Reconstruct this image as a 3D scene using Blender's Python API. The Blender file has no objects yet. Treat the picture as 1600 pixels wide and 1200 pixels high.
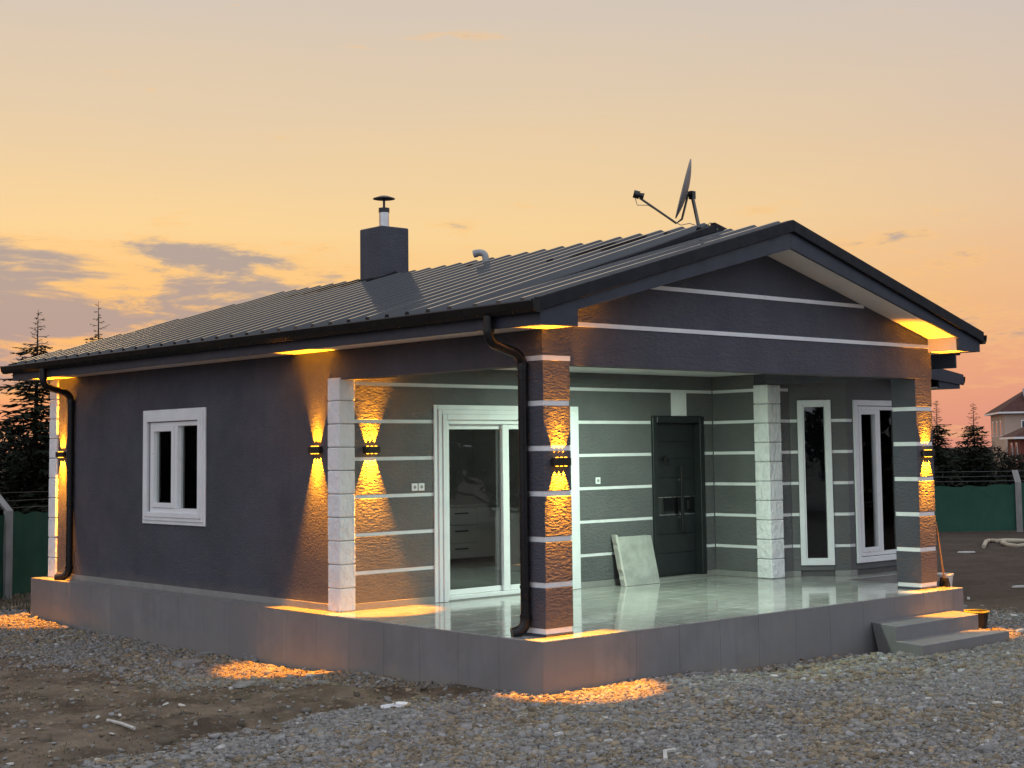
import bpy, bmesh, math, random
import numpy as np
from mathutils import Vector, Matrix
random.seed(7)
rng = np.random.default_rng(7)
R = math.radians
scene = bpy.context.scene
col = scene.collection

# ------------------------------------------------------------------ camera
YAW, PITCH, ROLL, FPX = 0.7383, 0.0792, -0.0139, 2338.7
CAM = Vector((-9.0935, -10.0599, 1.6956))
fwd = Vector((math.sin(YAW)*math.cos(PITCH), math.cos(YAW)*math.cos(PITCH), math.sin(PITCH)))
r0 = Vector((math.cos(YAW), -math.sin(YAW), 0)); u0 = r0.cross(fwd)
cr, sr = math.cos(ROLL), math.sin(ROLL)
CR, CU = cr*r0+sr*u0, -sr*r0+cr*u0
cd = bpy.data.cameras.new('camera'); cam = bpy.data.objects.new('camera', cd); col.objects.link(cam)
m3 = Matrix((CR, CU, -fwd)).transposed()
cam.matrix_world = Matrix.Translation(CAM) @ m3.to_4x4()
cd.sensor_width = 36; cd.lens = FPX/1600*36
cd.shift_x = -48.53/1600; cd.shift_y = -79.86/1600
cd.clip_start = 0.1; cd.clip_end = 6000
scene.camera = cam
scene.render.resolution_x, scene.render.resolution_y = 1024, 768

def project(P):            # image position (1600 x 1200) of world points, used only to skip what no one could see
    d = np.asarray(P, float)-np.array(CAM)
    z = d@np.array(fwd)
    return 848.5+FPX*(d@np.array(CR))/z, 520.1-FPX*(d@np.array(CU))/z, z

# ------------------------------------------------------------------ node helpers
def lin(c):
    return tuple((x/255/12.92 if x/255 <= .04045 else ((x/255+.055)/1.055)**2.4) for x in c)
class NT:
    def __init__(s, tree): s.t = tree; s.n = tree.nodes; s.n.clear()
    def new(s, typ, **kw):
        n = s.n.new(typ)
        for k, v in kw.items():
            if k in ('inp',):
                for kk, vv in v.items(): s.set(n.inputs[kk], vv)
            else: setattr(n, k, v)
        return n
    def set(s, sock, v):
        if isinstance(v, bpy.types.NodeSocket): s.t.links.new(v, sock)
        else: sock.default_value = v
    def math(s, op, a, b=None, c=None, clamp=False):
        n = s.n.new('ShaderNodeMath'); n.operation = op; n.use_clamp = clamp
        for i, v in enumerate((a, b, c)):
            if v is not None: s.set(n.inputs[i], v)
        return n.outputs[0]
    def vmath(s, op, a, b=None):
        n = s.n.new('ShaderNodeVectorMath'); n.operation = op
        for i, v in enumerate((a, b)):
            if v is not None: s.set(n.inputs[i], v)
        return n.outputs['Value'] if op in ('DOT_PRODUCT', 'LENGTH') else n.outputs[0]
    def mix(s, f, a, b):
        n = s.n.new('ShaderNodeMix'); n.data_type = 'RGBA'
        s.set(n.inputs[0], f); s.set(n.inputs[6], a if not isinstance(a, tuple) else (*a[:3], 1)); s.set(n.inputs[7], b if not isinstance(b, tuple) else (*b[:3], 1))
        return n.outputs[2]
    def rng(s, v, a, b, c=0., d=1., smooth=True):
        n = s.n.new('ShaderNodeMapRange'); n.interpolation_type = 'SMOOTHSTEP' if smooth else 'LINEAR'
        for i, x in enumerate((v, a, b, c, d)): s.set(n.inputs[i], x)
        return n.outputs[0]
    def noise(s, vec, scale, detail=3., rough=.5, dist=0., mul=None):
        if mul is not None: vec = s.vmath('MULTIPLY', vec, mul)
        n = s.n.new('ShaderNodeTexNoise'); s.set(n.inputs['Vector'], vec)
        n.inputs['Scale'].default_value = scale; n.inputs['Detail'].default_value = detail
        n.inputs['Roughness'].default_value = rough; n.inputs['Distortion'].default_value = dist
        return n.outputs[0]
    def ramp(s, f, stops):
        n = s.n.new('ShaderNodeValToRGB'); e = n.color_ramp.elements
        while len(e) < len(stops): e.new(.5)
        for el, (p, c) in zip(e, stops): el.position = p; el.color = (*c, 1)
        s.set(n.inputs[0], f); return n.outputs[0]
    def bump(s, h, dist, strength=1.):
        n = s.n.new('ShaderNodeBump'); n.inputs['Strength'].default_value = strength; n.inputs['Distance'].default_value = dist
        s.set(n.inputs['Height'], h); return n.outputs[0]

# ------------------------------------------------------------------ world: dusk sky
SUN_AZ = R(24)       # sunset azimuth, from +Y towards +X
world = bpy.data.worlds.new('World'); scene.world = world; world.use_nodes = True
w = NT(world.node_tree)
tc = w.new('ShaderNodeTexCoord'); D = w.vmath('NORMALIZE', tc.outputs['Generated'])
sep = w.new('ShaderNodeSeparateXYZ'); w.set(sep.inputs[0], D)
zz = sep.outputs[2]
flat = w.vmath('NORMALIZE', w.vmath('MULTIPLY', D, (1, 1, 0)))
dot = w.vmath('DOT_PRODUCT', flat, (math.sin(SUN_AZ), math.cos(SUN_AZ), 0))
zc = w.math('MAXIMUM', zz, 0.)
warp = w.noise(D, 3.0, 3., .5, 0, (1, 1, 5))
zw = w.math('ADD', zc, w.math('MULTIPLY', w.math('SUBTRACT', warp, .5), .05))
SK = 1.0
sunward = w.ramp(zw, [(0, lin((236, 150, 122))), (.045, lin((243, 168, 116))), (.09, lin((249, 192, 118))), (.15, lin((247, 211, 153))), (.21, lin((232, 205, 166))), (.29, lin((213, 198, 182))), (.5, lin((206, 200, 202))), (1, lin((222, 227, 240)))])
side = w.ramp(zw, [(0, lin((216, 146, 130))), (.05, lin((230, 164, 136))), (.10, lin((233, 184, 146))), (.17, lin((222, 192, 165))), (.28, lin((203, 193, 188))), (.5, lin((206, 202, 206))), (1, lin((222, 227, 240)))])
opp = w.ramp(zw, [(0, lin((205, 206, 220))), (.1, lin((222, 226, 242))), (.3, lin((226, 234, 250))), (.6, lin((216, 226, 244))), (1, lin((222, 227, 240)))])
base = w.mix(w.rng(dot, .99, .70), sunward, side)
opp = w.vmath('MULTIPLY', opp, (1.3, 1.28, 1.25))
base = w.mix(w.rng(dot, .70, -.6), base, opp)
# cloud bank low over the sunset side, wisps elsewhere
az = w.math('ARCTAN2', sep.outputs[0], sep.outputs[1])
cv = w.new('ShaderNodeCombineXYZ'); w.set(cv.inputs[0], w.math('MULTIPLY', az, 13.)); w.set(cv.inputs[1], w.math('MULTIPLY', zz, 62.)); cv.inputs[2].default_value = 3.7
n1 = w.noise(cv.outputs[0], .75, 9., .66, .25)
band = w.math('MULTIPLY', w.rng(zz, .064, .088), w.rng(zz, .150, .122))
left = w.rng(az, .66, .52)
dens = w.math('ADD', n1, w.math('MULTIPLY', w.math('MULTIPLY', band, left), .19))
lowbank = w.math('MULTIPLY', w.rng(zz, .098, .075), w.rng(zz, .020, .045))
dens = w.math('ADD', dens, w.math('MULTIPLY', w.math('MULTIPLY', lowbank, w.rng(az, .60, .50)), .10))
high = w.rng(zz, .13, .18, 0., -.12)
dens = w.math('ADD', dens, high)
cl = w.rng(dens, .575, .72)
edge = w.math('MULTIPLY', w.rng(dens, .52, .60), w.rng(dens, .68, .60))
ccol = w.mix(w.rng(dot, .8, -.2), lin((150, 147, 154)), lin((176, 180, 196)))
sky = w.mix(w.math('MULTIPLY', edge, .35), base, w.mix(w.rng(dot, .9, .3), lin((255, 196, 118)), lin((200, 200, 212))))
sky = w.mix(w.math('MULTIPLY', cl, .80), sky, ccol)
sky = w.mix(w.rng(zz, .0, -.02), sky, lin((60, 56, 54)))
nish = w.new('ShaderNodeTexSky', sky_type='NISHITA', sun_disc=False, sun_elevation=R(1.0), sun_rotation=SUN_AZ, air_density=1.2, dust_density=2.5)
nb = w.new('ShaderNodeBackground'); w.set(nb.inputs[0], nish.outputs[0]); nb.inputs[1].default_value = 0.006
bg = w.new('ShaderNodeBackground'); w.set(bg.inputs[0], sky); bg.inputs[1].default_value = SK
ad = w.new('ShaderNodeAddShader'); w.set(ad.inputs[0], nb.outputs[0]); w.set(ad.inputs[1], bg.outputs[0])
wo = w.new('ShaderNodeOutputWorld'); w.set(wo.inputs[0], ad.outputs[0])

# last glow of the sun just under the horizon haze
sl = bpy.data.lights.new('sun', 'SUN'); sl.energy = 0.25; sl.angle = R(14); sl.color = (1, .66, .36)
so = bpy.data.objects.new('sun', sl); col.objects.link(so)
sd = Vector((math.sin(SUN_AZ)*math.cos(R(3)), math.cos(SUN_AZ)*math.cos(R(3)), math.sin(R(3))))
so.rotation_euler = (-sd).to_track_quat('-Z', 'Y').to_euler(); so.location = (20, 40, 30)

vs = scene.view_settings; vs.view_transform = 'Standard'; vs.look = 'None'; vs.exposure = 0.0; vs.gamma = 1; vs.use_curve_mapping = False
scene.render.engine = 'CYCLES'
scene.cycles.max_bounces = 8; scene.cycles.transparent_max_bounces = 12
scene.cycles.sample_clamp_indirect = 6

# ------------------------------------------------------------------ materials
MATS = {}
def mat(name, base, rough=.6, spec=.5, metal=0., vary=.12, vscale=3., bump=None, streak=0., rnd=0., coat=0., dirt=None, rr=None, splash=None):
    """procedural surface: colour with slow mottling, optional per-piece tone, bump = [(scale, distance_m, stretch, detail)]"""
    if name in MATS: return MATS[name]
    m = bpy.data.materials.new(name); m.use_nodes = True; t = NT(m.node_tree)
    out = t.new('ShaderNodeOutputMaterial'); b = t.new('ShaderNodeBsdfPrincipled'); t.set(out.inputs[0], b.outputs[0])
    pos = t.new('ShaderNodeNewGeometry').outputs['Position']
    n = t.noise(pos, vscale, 5., .6)
    c = t.mix(t.rng(n, .3, .7), tuple(x*(1-vary) for x in base), tuple(min(1, x*(1+vary)) for x in base))
    if streak:
        s_ = t.noise(pos, 1., 4., .6, 0, (9, 9, .7))
        c = t.mix(t.math('MULTIPLY', t.rng(s_, .45, .75), streak), c, tuple(x*.62 for x in base))
    if dirt:
        dn = t.noise(pos, dirt[1], 6., .65)
        c = t.mix(t.math('MULTIPLY', t.rng(dn, .52, .72), dirt[2]), c, dirt[0])
    if splash:                                     # mud and dust splashed up from the ground: (height, reach, colour, amount)
        sz_ = t.new('ShaderNodeSeparateXYZ'); t.set(sz_.inputs[0], pos)
        hn = t.math('ADD', sz_.outputs[2], t.math('MULTIPLY', t.math('SUBTRACT', t.noise(pos, 3.5, 6., .7), .5), splash[1]*2.2))
        c = t.mix(t.math('MULTIPLY', t.rng(hn, splash[0]+splash[1], splash[0]), splash[3]), c, splash[2])
    if rnd:
        oi = t.new('ShaderNodeObjectInfo')
        c = t.mix(oi.outputs['Random'], t.mix(1., c, tuple(x*(1-rnd) for x in base)) if False else c, tuple(x*(1-rnd) for x in base))
    t.set(b.inputs['Base Color'], c)
    rn = t.noise(pos, vscale*2.7, 4., .6)
    t.set(b.inputs['Roughness'], t.rng(rn, .25, .75, max(.02, rough*.8), min(1, rough*1.2)))
    if rr: t.set(b.inputs['Roughness'], t.rng(t.noise(pos, rr[1], 5., .6, 0, rr[0]), .35, .65, rr[2], rr[3]))
    b.inputs['Metallic'].default_value = metal; b.inputs['Specular IOR Level'].default_value = spec
    if coat: b.inputs['Coat Weight'].default_value = coat; b.inputs['Coat Roughness'].default_value = .15
    if bump:
        prev = None
        for sc, dist, st, det in bump:
            h = t.noise(pos, sc, det, .55, .2, st)
            bn = t.new('ShaderNodeBump'); bn.inputs['Strength'].default_value = 1.; bn.inputs['Distance'].default_value = dist; t.set(bn.inputs['Height'], h)
            if prev is not None: t.set(bn.inputs['Normal'], prev)
            prev = bn.outputs[0]
        t.set(b.inputs['Normal'], prev)
    MATS[name] = m; return m
def emit(name, c, s):
    m = bpy.data.materials.new(name); m.use_nodes = True; t = NT(m.node_tree)
    out = t.new('ShaderNodeOutputMaterial'); e = t.new('ShaderNodeEmission'); e.inputs[0].default_value = (*c, 1); e.inputs[1].default_value = s
    t.set(out.inputs[0], e.outputs[0]); return m
def glass_mat(name, tint=(.93, .96, .95)):
    m = bpy.data.materials.new(name); m.use_nodes = True; t = NT(m.node_tree)
    out = t.new('ShaderNodeOutputMaterial'); tr = t.new('ShaderNodeBsdfTransparent'); tr.inputs[0].default_value = (*tint, 1)
    gl = t.new('ShaderNodeBsdfGlossy'); gl.inputs[0].default_value = (1, 1, 1, 1); gl.inputs['Roughness'].default_value = .015
    pos = t.new('ShaderNodeNewGeometry').outputs['Position']
    t.set(gl.inputs['Normal'], t.bump(t.noise(pos, 2.2, 1.), .0015))
    fr = t.new('ShaderNodeFresnel'); fr.inputs[0].default_value = 1.5
    mx = t.new('ShaderNodeMixShader'); t.set(mx.inputs[0], fr.outputs[0]); t.set(mx.inputs[1], tr.outputs[0]); t.set(mx.inputs[2], gl.outputs[0])
    t.set(out.inputs[0], mx.outputs[0]); return m

WALLC = (.071, .072, .090)
M_wall = mat('stucco_fine', WALLC, .75, .3, vary=.14, vscale=.9, streak=.18, splash=(.05, .16, (.13, .12, .11), .6), bump=[(55, .016, (1, 1, 1), 3.), (6, .006, (1, 1, 1), 2.)])
M_gable = mat('stucco_gable', WALLC, .72, .3, vary=.10, vscale=1.3, bump=[(34, .014, (.6, .6, 1.4), 2.5), (5, .006, (1, 1, 1), 2.)])
M_rough_lit = mat('stucco_trowelled_lit', (.118, .118, .120), .72, .3, vary=.10, vscale=1.3, bump=[(34, .014, (.6, .6, 1.4), 2.5), (5, .006, (1, 1, 1), 2.)])  # gable stucco again, with the porch lamp's brightness put into its colour
M_white = mat('white_paint', (.78, .78, .78), .6, .3, vary=.05, bump=[(60, .002, (1, 1, 1), 2.)], dirt=((.5, .48, .45), 4., .25))
M_quoin = mat('carved_white_stone', (.80, .79, .79), .7, .3, vary=.06, bump=[(15, .032, (1.0, 1.0, .65), 2.), (60, .003, (1, 1, 1), 2.)])
M_pvc = mat('white_pvc', (.80, .80, .80), .32, .5, vary=.03)
M_trim = mat('white_moulding', (.78, .78, .79), .5, .4, vary=.04, dirt=((.55, .54, .5), 5., .2))
M_gasket = mat('black_gasket', (.02, .02, .02), .6)
M_soffit = mat('soffit_white', (.74, .72, .70), .55, .3, vary=.04)
M_fascia = mat('fascia_anthracite', (.034, .039, .055), .5, .35, vary=.10, bump=[(40, .0015, (1, 1, 1), 2.)])
M_roof = mat('roof_sheet', (.012, .014, .018), .14, .58, vary=.15, vscale=1.7, coat=.25, dirt=((.04, .04, .04), 2.2, .2), rr=((.25, 2.2, .25), 1.3, .04, .15))
M_cap = mat('roof_trim_black', (.009, .010, .014), .6, .25, vary=.2)
M_gutter = mat('gutter_brown_black', (.008, .0075, .008), .30, .35, vary=.15)
M_clad = mat('grey_porcelain_cladding', (.205, .200, .202), .42, .4, vary=.12, vscale=2.2, streak=.35, rnd=.07, bump=[(30, .001, (1, 1, 1), 3.)], dirt=((.27, .25, .22), 1.6, .4), splash=(-.52, .16, (.26, .225, .18), .45))
M_grout = mat('grout', (.16, .155, .15), .9, .2)
M_core = mat('concrete_core', (.22, .21, .20), .9, .2)
M_skirt = mat('grey_skirting', (.25, .245, .23), .45, .4, vary=.1, dirt=((.34, .32, .29), 6., .5))
M_ceil = mat('porch_ceiling_paint', (.55, .55, .54), .7, .3, vary=.05)
M_door = mat('dark_steel_door', (.015, .019, .020), .42, .5, vary=.1)
M_doorglass = mat('black_glass_insert', (.006, .006, .007), .08, .6)
M_chrome = mat('brushed_steel', (.55, .55, .55), .3, .5, metal=1.)
M_black = mat('black_metal', (.012, .012, .013), .38, .5)
M_lampbody = mat('lamp_body_brown', (.018, .012, .009), .5, .4)
M_glass = glass_mat('window_glass')
M_int = mat('interior_paint', (.36, .36, .35), .8, .2, vary=.05)
M_intfloor = mat('interior_floor', (.22, .22, .21), .18, .5, vary=.15)
M_cab = mat('white_cabinet', (.70, .71, .70), .35, .4, vary=.03)
M_amber = emit('amber_led', (1., .42, .02), 9.)
M_panel = emit('porch_led_panel', (.86, 1., .92), 6.)
M_bulb = emit('warm_bulb', (1., .75, .42), 8.)

def floor_tile_mat():
    m = bpy.data.materials.new('polished_floor_tile'); m.use_nodes = True; t = NT(m.node_tree)
    out = t.new('ShaderNodeOutputMaterial'); b = t.new('ShaderNodeBsdfPrincipled'); t.set(out.inputs[0], b.outputs[0])
    pos = t.new('ShaderNodeNewGeometry').outputs['Position']
    oi = t.new('ShaderNodeObjectInfo'); off = t.vmath('SCALE', (1, 1, 1)); off.node.inputs['Scale'].default_value = 1.
    sh = t.new('ShaderNodeCombineXYZ'); t.set(sh.inputs[0], t.math('MULTIPLY', oi.outputs['Random'], 37.)); t.set(sh.inputs[1], t.math('MULTIPLY', oi.outputs['Random'], 11.))
    v = t.vmath('ADD', pos, sh.outputs[0])
    n = t.noise(v, 1.7, 6., .6, 1.2, (1, 2.2, 1)); n2 = t.noise(v, 7., 5., .65)
    c = t.mix(t.rng(n, .3, .7), (.27, .265, .245), (.42, .415, .39)); c = t.mix(t.math('MULTIPLY', t.rng(n2, .55, .8), .35), c, (.24, .235, .21))
    c = t.mix(t.math('MULTIPLY', t.rng(t.noise(pos, 1.1, 6., .7), .5, .75), .35), c, (.34, .31, .26))
    t.set(b.inputs['Base Color'], c)
    t.set(b.inputs['Roughness'], t.rng(t.noise(pos, 2.3, 5., .7), .3, .75, .04, .16))
    t.set(b.inputs['Normal'], t.bump(t.noise(v, 1.4, 1.), .0022))
    return m
M_floor = floor_tile_mat()

# ------------------------------------------------------------------ mesh helpers
WL = {}
class MB:
    def __init__(s): s.v = []; s.f = []
    def add(s, vs_, fs):
        o = len(s.v); s.v += [tuple(p) for p in vs_]; s.f += [tuple(i+o for i in q) for q in fs]; return s
    def box(s, x0, x1, y0, y1, z0, z1):
        return s.add([(x0, y0, z0), (x1, y0, z0), (x1, y1, z0), (x0, y1, z0), (x0, y0, z1), (x1, y0, z1), (x1, y1, z1), (x0, y1, z1)],
                     [(0, 3, 2, 1), (4, 5, 6, 7), (0, 1, 5, 4), (1, 2, 6, 5), (2, 3, 7, 6), (3, 0, 4, 7)])
    def prism(s, poly, axis, a, b):
        def P(q, k):
            return (k, q[0], q[1]) if axis == 'x' else (q[0], k, q[1]) if axis == 'y' else (q[0], q[1], k)
        n = len(poly)
        return s.add([P(q, a) for q in poly]+[P(q, b) for q in poly],
                     [tuple(range(n)), tuple(range(2*n-1, n-1, -1))]+[(i, (i+1) % n, n+(i+1) % n, n+i) for i in range(n)])
    def loft(s, A, B):
        n = len(A)
        return s.add(list(A)+list(B), [tuple(range(n)), tuple(range(2*n-1, n-1, -1))]+[(i, (i+1) % n, n+(i+1) % n, n+i) for i in range(n)])
    def tube(s, pts, r, n=10, cap=True):
        pts = [Vector(p) for p in pts]; rs = r if isinstance(r, (list, tuple)) else [r]*len(pts)
        o = len(s.v); ref = None
        for i, p in enumerate(pts):
            d = (pts[min(i+1, len(pts)-1)]-pts[max(i-1, 0)]).normalized()
            if ref is None: ref = d.orthogonal().normalized()
            ref = (ref-d*ref.dot(d)).normalized(); b = d.cross(ref)
            for k in range(n):
                a = 2*math.pi*k/n; s.v.append(tuple(p+(ref*math.cos(a)+b*math.sin(a))*rs[i]))
        for i in range(len(pts)-1):
            for k in range(n):
                s.f.append((o+i*n+k, o+i*n+(k+1) % n, o+(i+1)*n+(k+1) % n, o+(i+1)*n+k))
        if cap:
            s.f.append(tuple(o+k for k in range(n))[::-1]); s.f.append(tuple(o+(len(pts)-1)*n+k for k in range(n)))
        return s
    def lathe(s, prof, n=20, c=(0, 0, 0)):
        o = len(s.v)
        for r_, z in prof:
            for k in range(n):
                a = 2*math.pi*k/n; s.v.append((c[0]+r_*math.cos(a), c[1]+r_*math.sin(a), c[2]+z))
        for i in range(len(prof)-1):
            for k in range(n):
                s.f.append((o+i*n+k, o+i*n+(k+1) % n, o+(i+1)*n+(k+1) % n, o+(i+1)*n+k))
        return s
    def mesh(s, name, m, bevel=0., smooth=False):
        me = bpy.data.meshes.new(name); me.from_pydata(s.v, [], s.f)
        bm = bmesh.new(); bm.from_mesh(me); bmesh.ops.recalc_face_normals(bm, faces=bm.faces)
        if bevel: bmesh.ops.bevel(bm, geom=list(bm.edges), offset=bevel, segments=1, affect='EDGES', clamp_overlap=True)
        bm.to_mesh(me); bm.free(); me.materials.append(m)
        if smooth:
            me.shade_smooth(); me.set_sharp_from_angle(angle=R(38))
        return me
def link(name, me, parent=None, loc=(0, 0, 0), rot=None, local=False):
    o = bpy.data.objects.new(name, me); col.objects.link(o)
    loc = Vector(loc)
    if parent is not None:
        o.parent = parent
        o.location = loc if local else loc-WL[parent]
    else: o.location = loc
    WL[o] = loc
    if rot: o.rotation_euler = rot
    return o
def obj(name, mb, m, parent=None, bevel=0., smooth=False, loc=(0, 0, 0), rot=None, local=False):
    return link(name, mb.mesh(name, m, bevel, smooth), parent, loc, rot, local)
def tag(o, label=None, cat=None, group=None, kind=None):
    for k, v in (('label', label), ('category', cat), ('group', group), ('kind', kind)):
        if v: o[k] = v
    return o
def thing(name, label, cat, loc=(0, 0, 0), rotz=0., group=None):
    o = link(name, None, None, loc); o.rotation_euler = (0, 0, rotz); o.empty_display_size = .2
    return tag(o, label, cat, group)
def piece(name, me, parent, loc, rot=None):
    return link(name, me, parent, loc, rot)

def vnoise(x, y, s, seed=0):
    x = np.asarray(x)*s+seed*17.31; y = np.asarray(y)*s+seed*7.77
    xi = np.floor(x).astype(np.int64); yi = np.floor(y).astype(np.int64); fx = x-xi; fy = y-yi
    def h(a, b):
        n = (a*374761393+b*668265263+seed*144269) & 0x7fffffff
        n = ((n ^ (n >> 13))*1274126177) & 0x7fffffff
        return ((n ^ (n >> 16)) & 0xffff)/65535.
    fx = fx*fx*(3-2*fx); fy = fy*fy*(3-2*fy)
    return (h(xi, yi)*(1-fx)+h(xi+1, yi)*fx)*(1-fy)+(h(xi, yi+1)*(1-fx)+h(xi+1, yi+1)*fx)*fy
def fbm(x, y, s, o=4, seed=0):
    a = 0; k = 1.; t = 0
    for i in range(o): a = a+k*vnoise(x, y, s*2**i, seed+i); t += k; k *= .55
    return a/t

# ------------------------------------------------------------------ ground
CP = np.array([(0, 10.8, -.55), (0, 8.8, -.61), (0, 6.3, -.63), (0, 4.2, -.625), (0, 2.4, -.55), (0, .9, -.50), (0, 0, -.47), (1.2, 0, -.475), (3.1, 0, -.55), (4.9, 0, -.60), (4.6, -.9, -.50), (6.2, -1, -.50), (7, 0, -.52), (-2, 8, -.62), (-2, 5, -.60), (-2, 2, -.56), (-3, 0, -.52), (-1, -1.5, -.48), (1, -2, -.48), (3, -2, -.49), (6, -3, -.5), (9, -1, -.5), (11, 2, -.5), (-6, -4, -.52), (-6, 12, -.55), (2, 13, -.52), (14, 10, -.5), (16, -6, -.5), (25, 10, -.5), (-12, -14, -.55), (0, -8, -.5)])
def gbase(x, y):
    x = np.asarray(x, float); y = np.asarray(y, float)
    num = np.zeros_like(x); den = np.zeros_like(x)
    for a, b, c in CP:
        wgt = 1/((x-a)**2+(y-b)**2+.15)**1.6; num += wgt*c; den += wgt
    far = .002; num += -.5*far; den += far
    return num/den
# gravel apron edge and the strip of gravel along the side wall
GX = np.array([-9, -4.1, -3.1, -2.5, -1.8, -1.05, -.3, .4]); GY = np.array([-1.2, .19, .44, .34, .75, .66, .48, .9])
HX = np.array([1.4, 2.2, 3.1, 3.8, 5.5, 7.9, 11, 13]); HW = np.array([0., -.5, -1.3, -1.7, -1.7, -1.65, -1.5, -1.4])
def gravel_amount(x, y):
    x = np.asarray(x, float); y = np.asarray(y, float)
    nz = (fbm(x, y, 2.2, 4, 5)-.5)*1.1
    front = 1/(1+np.exp(-(np.interp(x, GX, GY)-y+nz*.8)*6))
    front = np.where(x > .2, 1/(1+np.exp((y-1.2+nz)*4)), front)
    front *= 1/(1+np.exp((x-9.3+nz*3)*2))
    strip = 1/(1+np.exp(-(x-np.interp(y, HX, HW)+nz*.7)*6))*(x < .3)*(y > 1.2)*.8
    return np.clip(np.maximum(front, strip), 0, 1)
def gz(x, y, fine=True):
    x = np.asarray(x, float); y = np.asarray(y, float)
    z = gbase(x, y); g = gravel_amount(x, y); near = np.exp(-((x)**2+(y-2)**2)/900)
    z = z+(fbm(x, y, .45, 3, 2)-.5)*.10*near*np.clip(np.minimum(np.abs(x), np.abs(y))/1.5, .15, 1)
    soil = (1-g)*near
    z = z+soil*((fbm(x, y, 2.2, 4, 9)-.5)*.13+(fbm(x, y, 8., 3, 12)-.5)*.045)
    # wheel rut that crosses the bare soil
    d = np.abs((y-.95)-(.10*np.sin(x*1.7)+.22*(x+2.5)))
    z = z-soil*.07*np.exp(-(d/.16)**2)*(x < .5)
    if fine: z = z+g*near*(fbm(x, y, 9., 3, 3)-.5)*.03
    return z
def axis_pts(a, b, st, lo, hi):
    c = list(np.arange(a, b, st)); s = st
    q = c[0]; pre = []
    while q > lo: s *= 1.22; q -= s; pre.append(q)
    s = st; q = c[-1]; post = []
    while q < hi: s *= 1.22; q += s; post.append(q)
    return np.array(pre[::-1]+c+post)
xs = axis_pts(-6.2, 7.6, .055, -1800, 1800); ys = axis_pts(-4.8, 11.5, .06, -1800, 1800)
XX, YY = np.meshgrid(xs, ys); nx_, ny_ = len(xs), len(ys)
ZZ = gz(XX, YY); GG = gravel_amount(XX, YY)
me = bpy.data.meshes.new('ground'); me.vertices.add(nx_*ny_)
me.vertices.foreach_set('co', np.stack([XX, YY, ZZ], -1).astype(np.float32).ravel())
ii = np.arange((nx_-1)*(ny_-1)); rw, cl_ = ii//(nx_-1), ii % (nx_-1); a = rw*nx_+cl_
quads = np.stack([a, a+1, a+1+nx_, a+nx_], -1)
me.loops.add(quads.size); me.loops.foreach_set('vertex_index', quads.ravel().astype(np.int32))
me.polygons.add(len(quads)); me.polygons.foreach_set('loop_start', (np.arange(len(quads))*4).astype(np.int32))
me.update(); me.shade_smooth()
at = me.attributes.new('gravel', 'FLOAT', 'POINT'); at.data.foreach_set('value', GG.ravel().astype(np.float32))
gm = bpy.data.materials.new('ground_soil_gravel'); gm.use_nodes = True; t = NT(gm.node_tree)
out = t.new('ShaderNodeOutputMaterial'); b = t.new('ShaderNodeBsdfPrincipled'); t.set(out.inputs[0], b.outputs[0])
pos = t.new('ShaderNodeNewGeometry').outputs['Position']
ga = t.new('ShaderNodeAttribute', attribute_name='gravel').outputs['Fac']
n1_ = t.noise(pos, 1.3, 6., .62); n2_ = t.noise(pos, 9., 5., .65); n3_ = t.noise(pos, 45., 3., .6)
soil = t.mix(t.rng(n1_, .3, .7), (.070, .050, .035), (.200, .156, .112))
soil = t.mix(t.math('MULTIPLY', t.rng(n2_, .5, .75), .6), soil, (.27, .225, .175))
soil = t.mix(t.math('MULTIPLY', t.rng(t.noise(pos, 2.1, 5., .7, 1.), .56, .7), .55), soil, (.055, .062, .03))
soil = t.mix(t.math('MULTIPLY', t.rng(n3_, .5, .8), .4), soil, (.035, .027, .02))
grv = t.mix(t.rng(n3_, .3, .7), (.12, .11, .098), (.26, .245, .225)); grv = t.mix(t.math('MULTIPLY', t.rng(n1_, .4, .7), .5), grv, (.13, .112, .085))
sx_ = t.new('ShaderNodeSeparateXYZ'); t.set(sx_.inputs[0], pos)
tilled = t.rng(t.math('ADD', sx_.outputs[0], t.math('MULTIPLY', t.math('SUBTRACT', n1_, .5), 3.)), 8., 11.)
soil = t.mix(t.math('MULTIPLY', tilled, .8), soil, t.mix(n2_, (.030, .021, .016), (.070, .052, .040)))
cfin = t.mix(t.rng(t.math('ADD', ga, t.math('MULTIPLY', t.math('SUBTRACT', n2_, .5), .6)), .35, .6), soil, grv)
t.set(b.inputs['Base Color'], cfin); b.inputs['Roughness'].default_value = .95; b.inputs['Specular IOR Level'].default_value = .2
t.set(b.inputs['Normal'], t.bump(t.math('ADD', n2_, t.math('MULTIPLY', n3_, .5)), .03))
me.materials.append(gm)
ground = link('ground', me); tag(ground, kind='structure')

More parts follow.
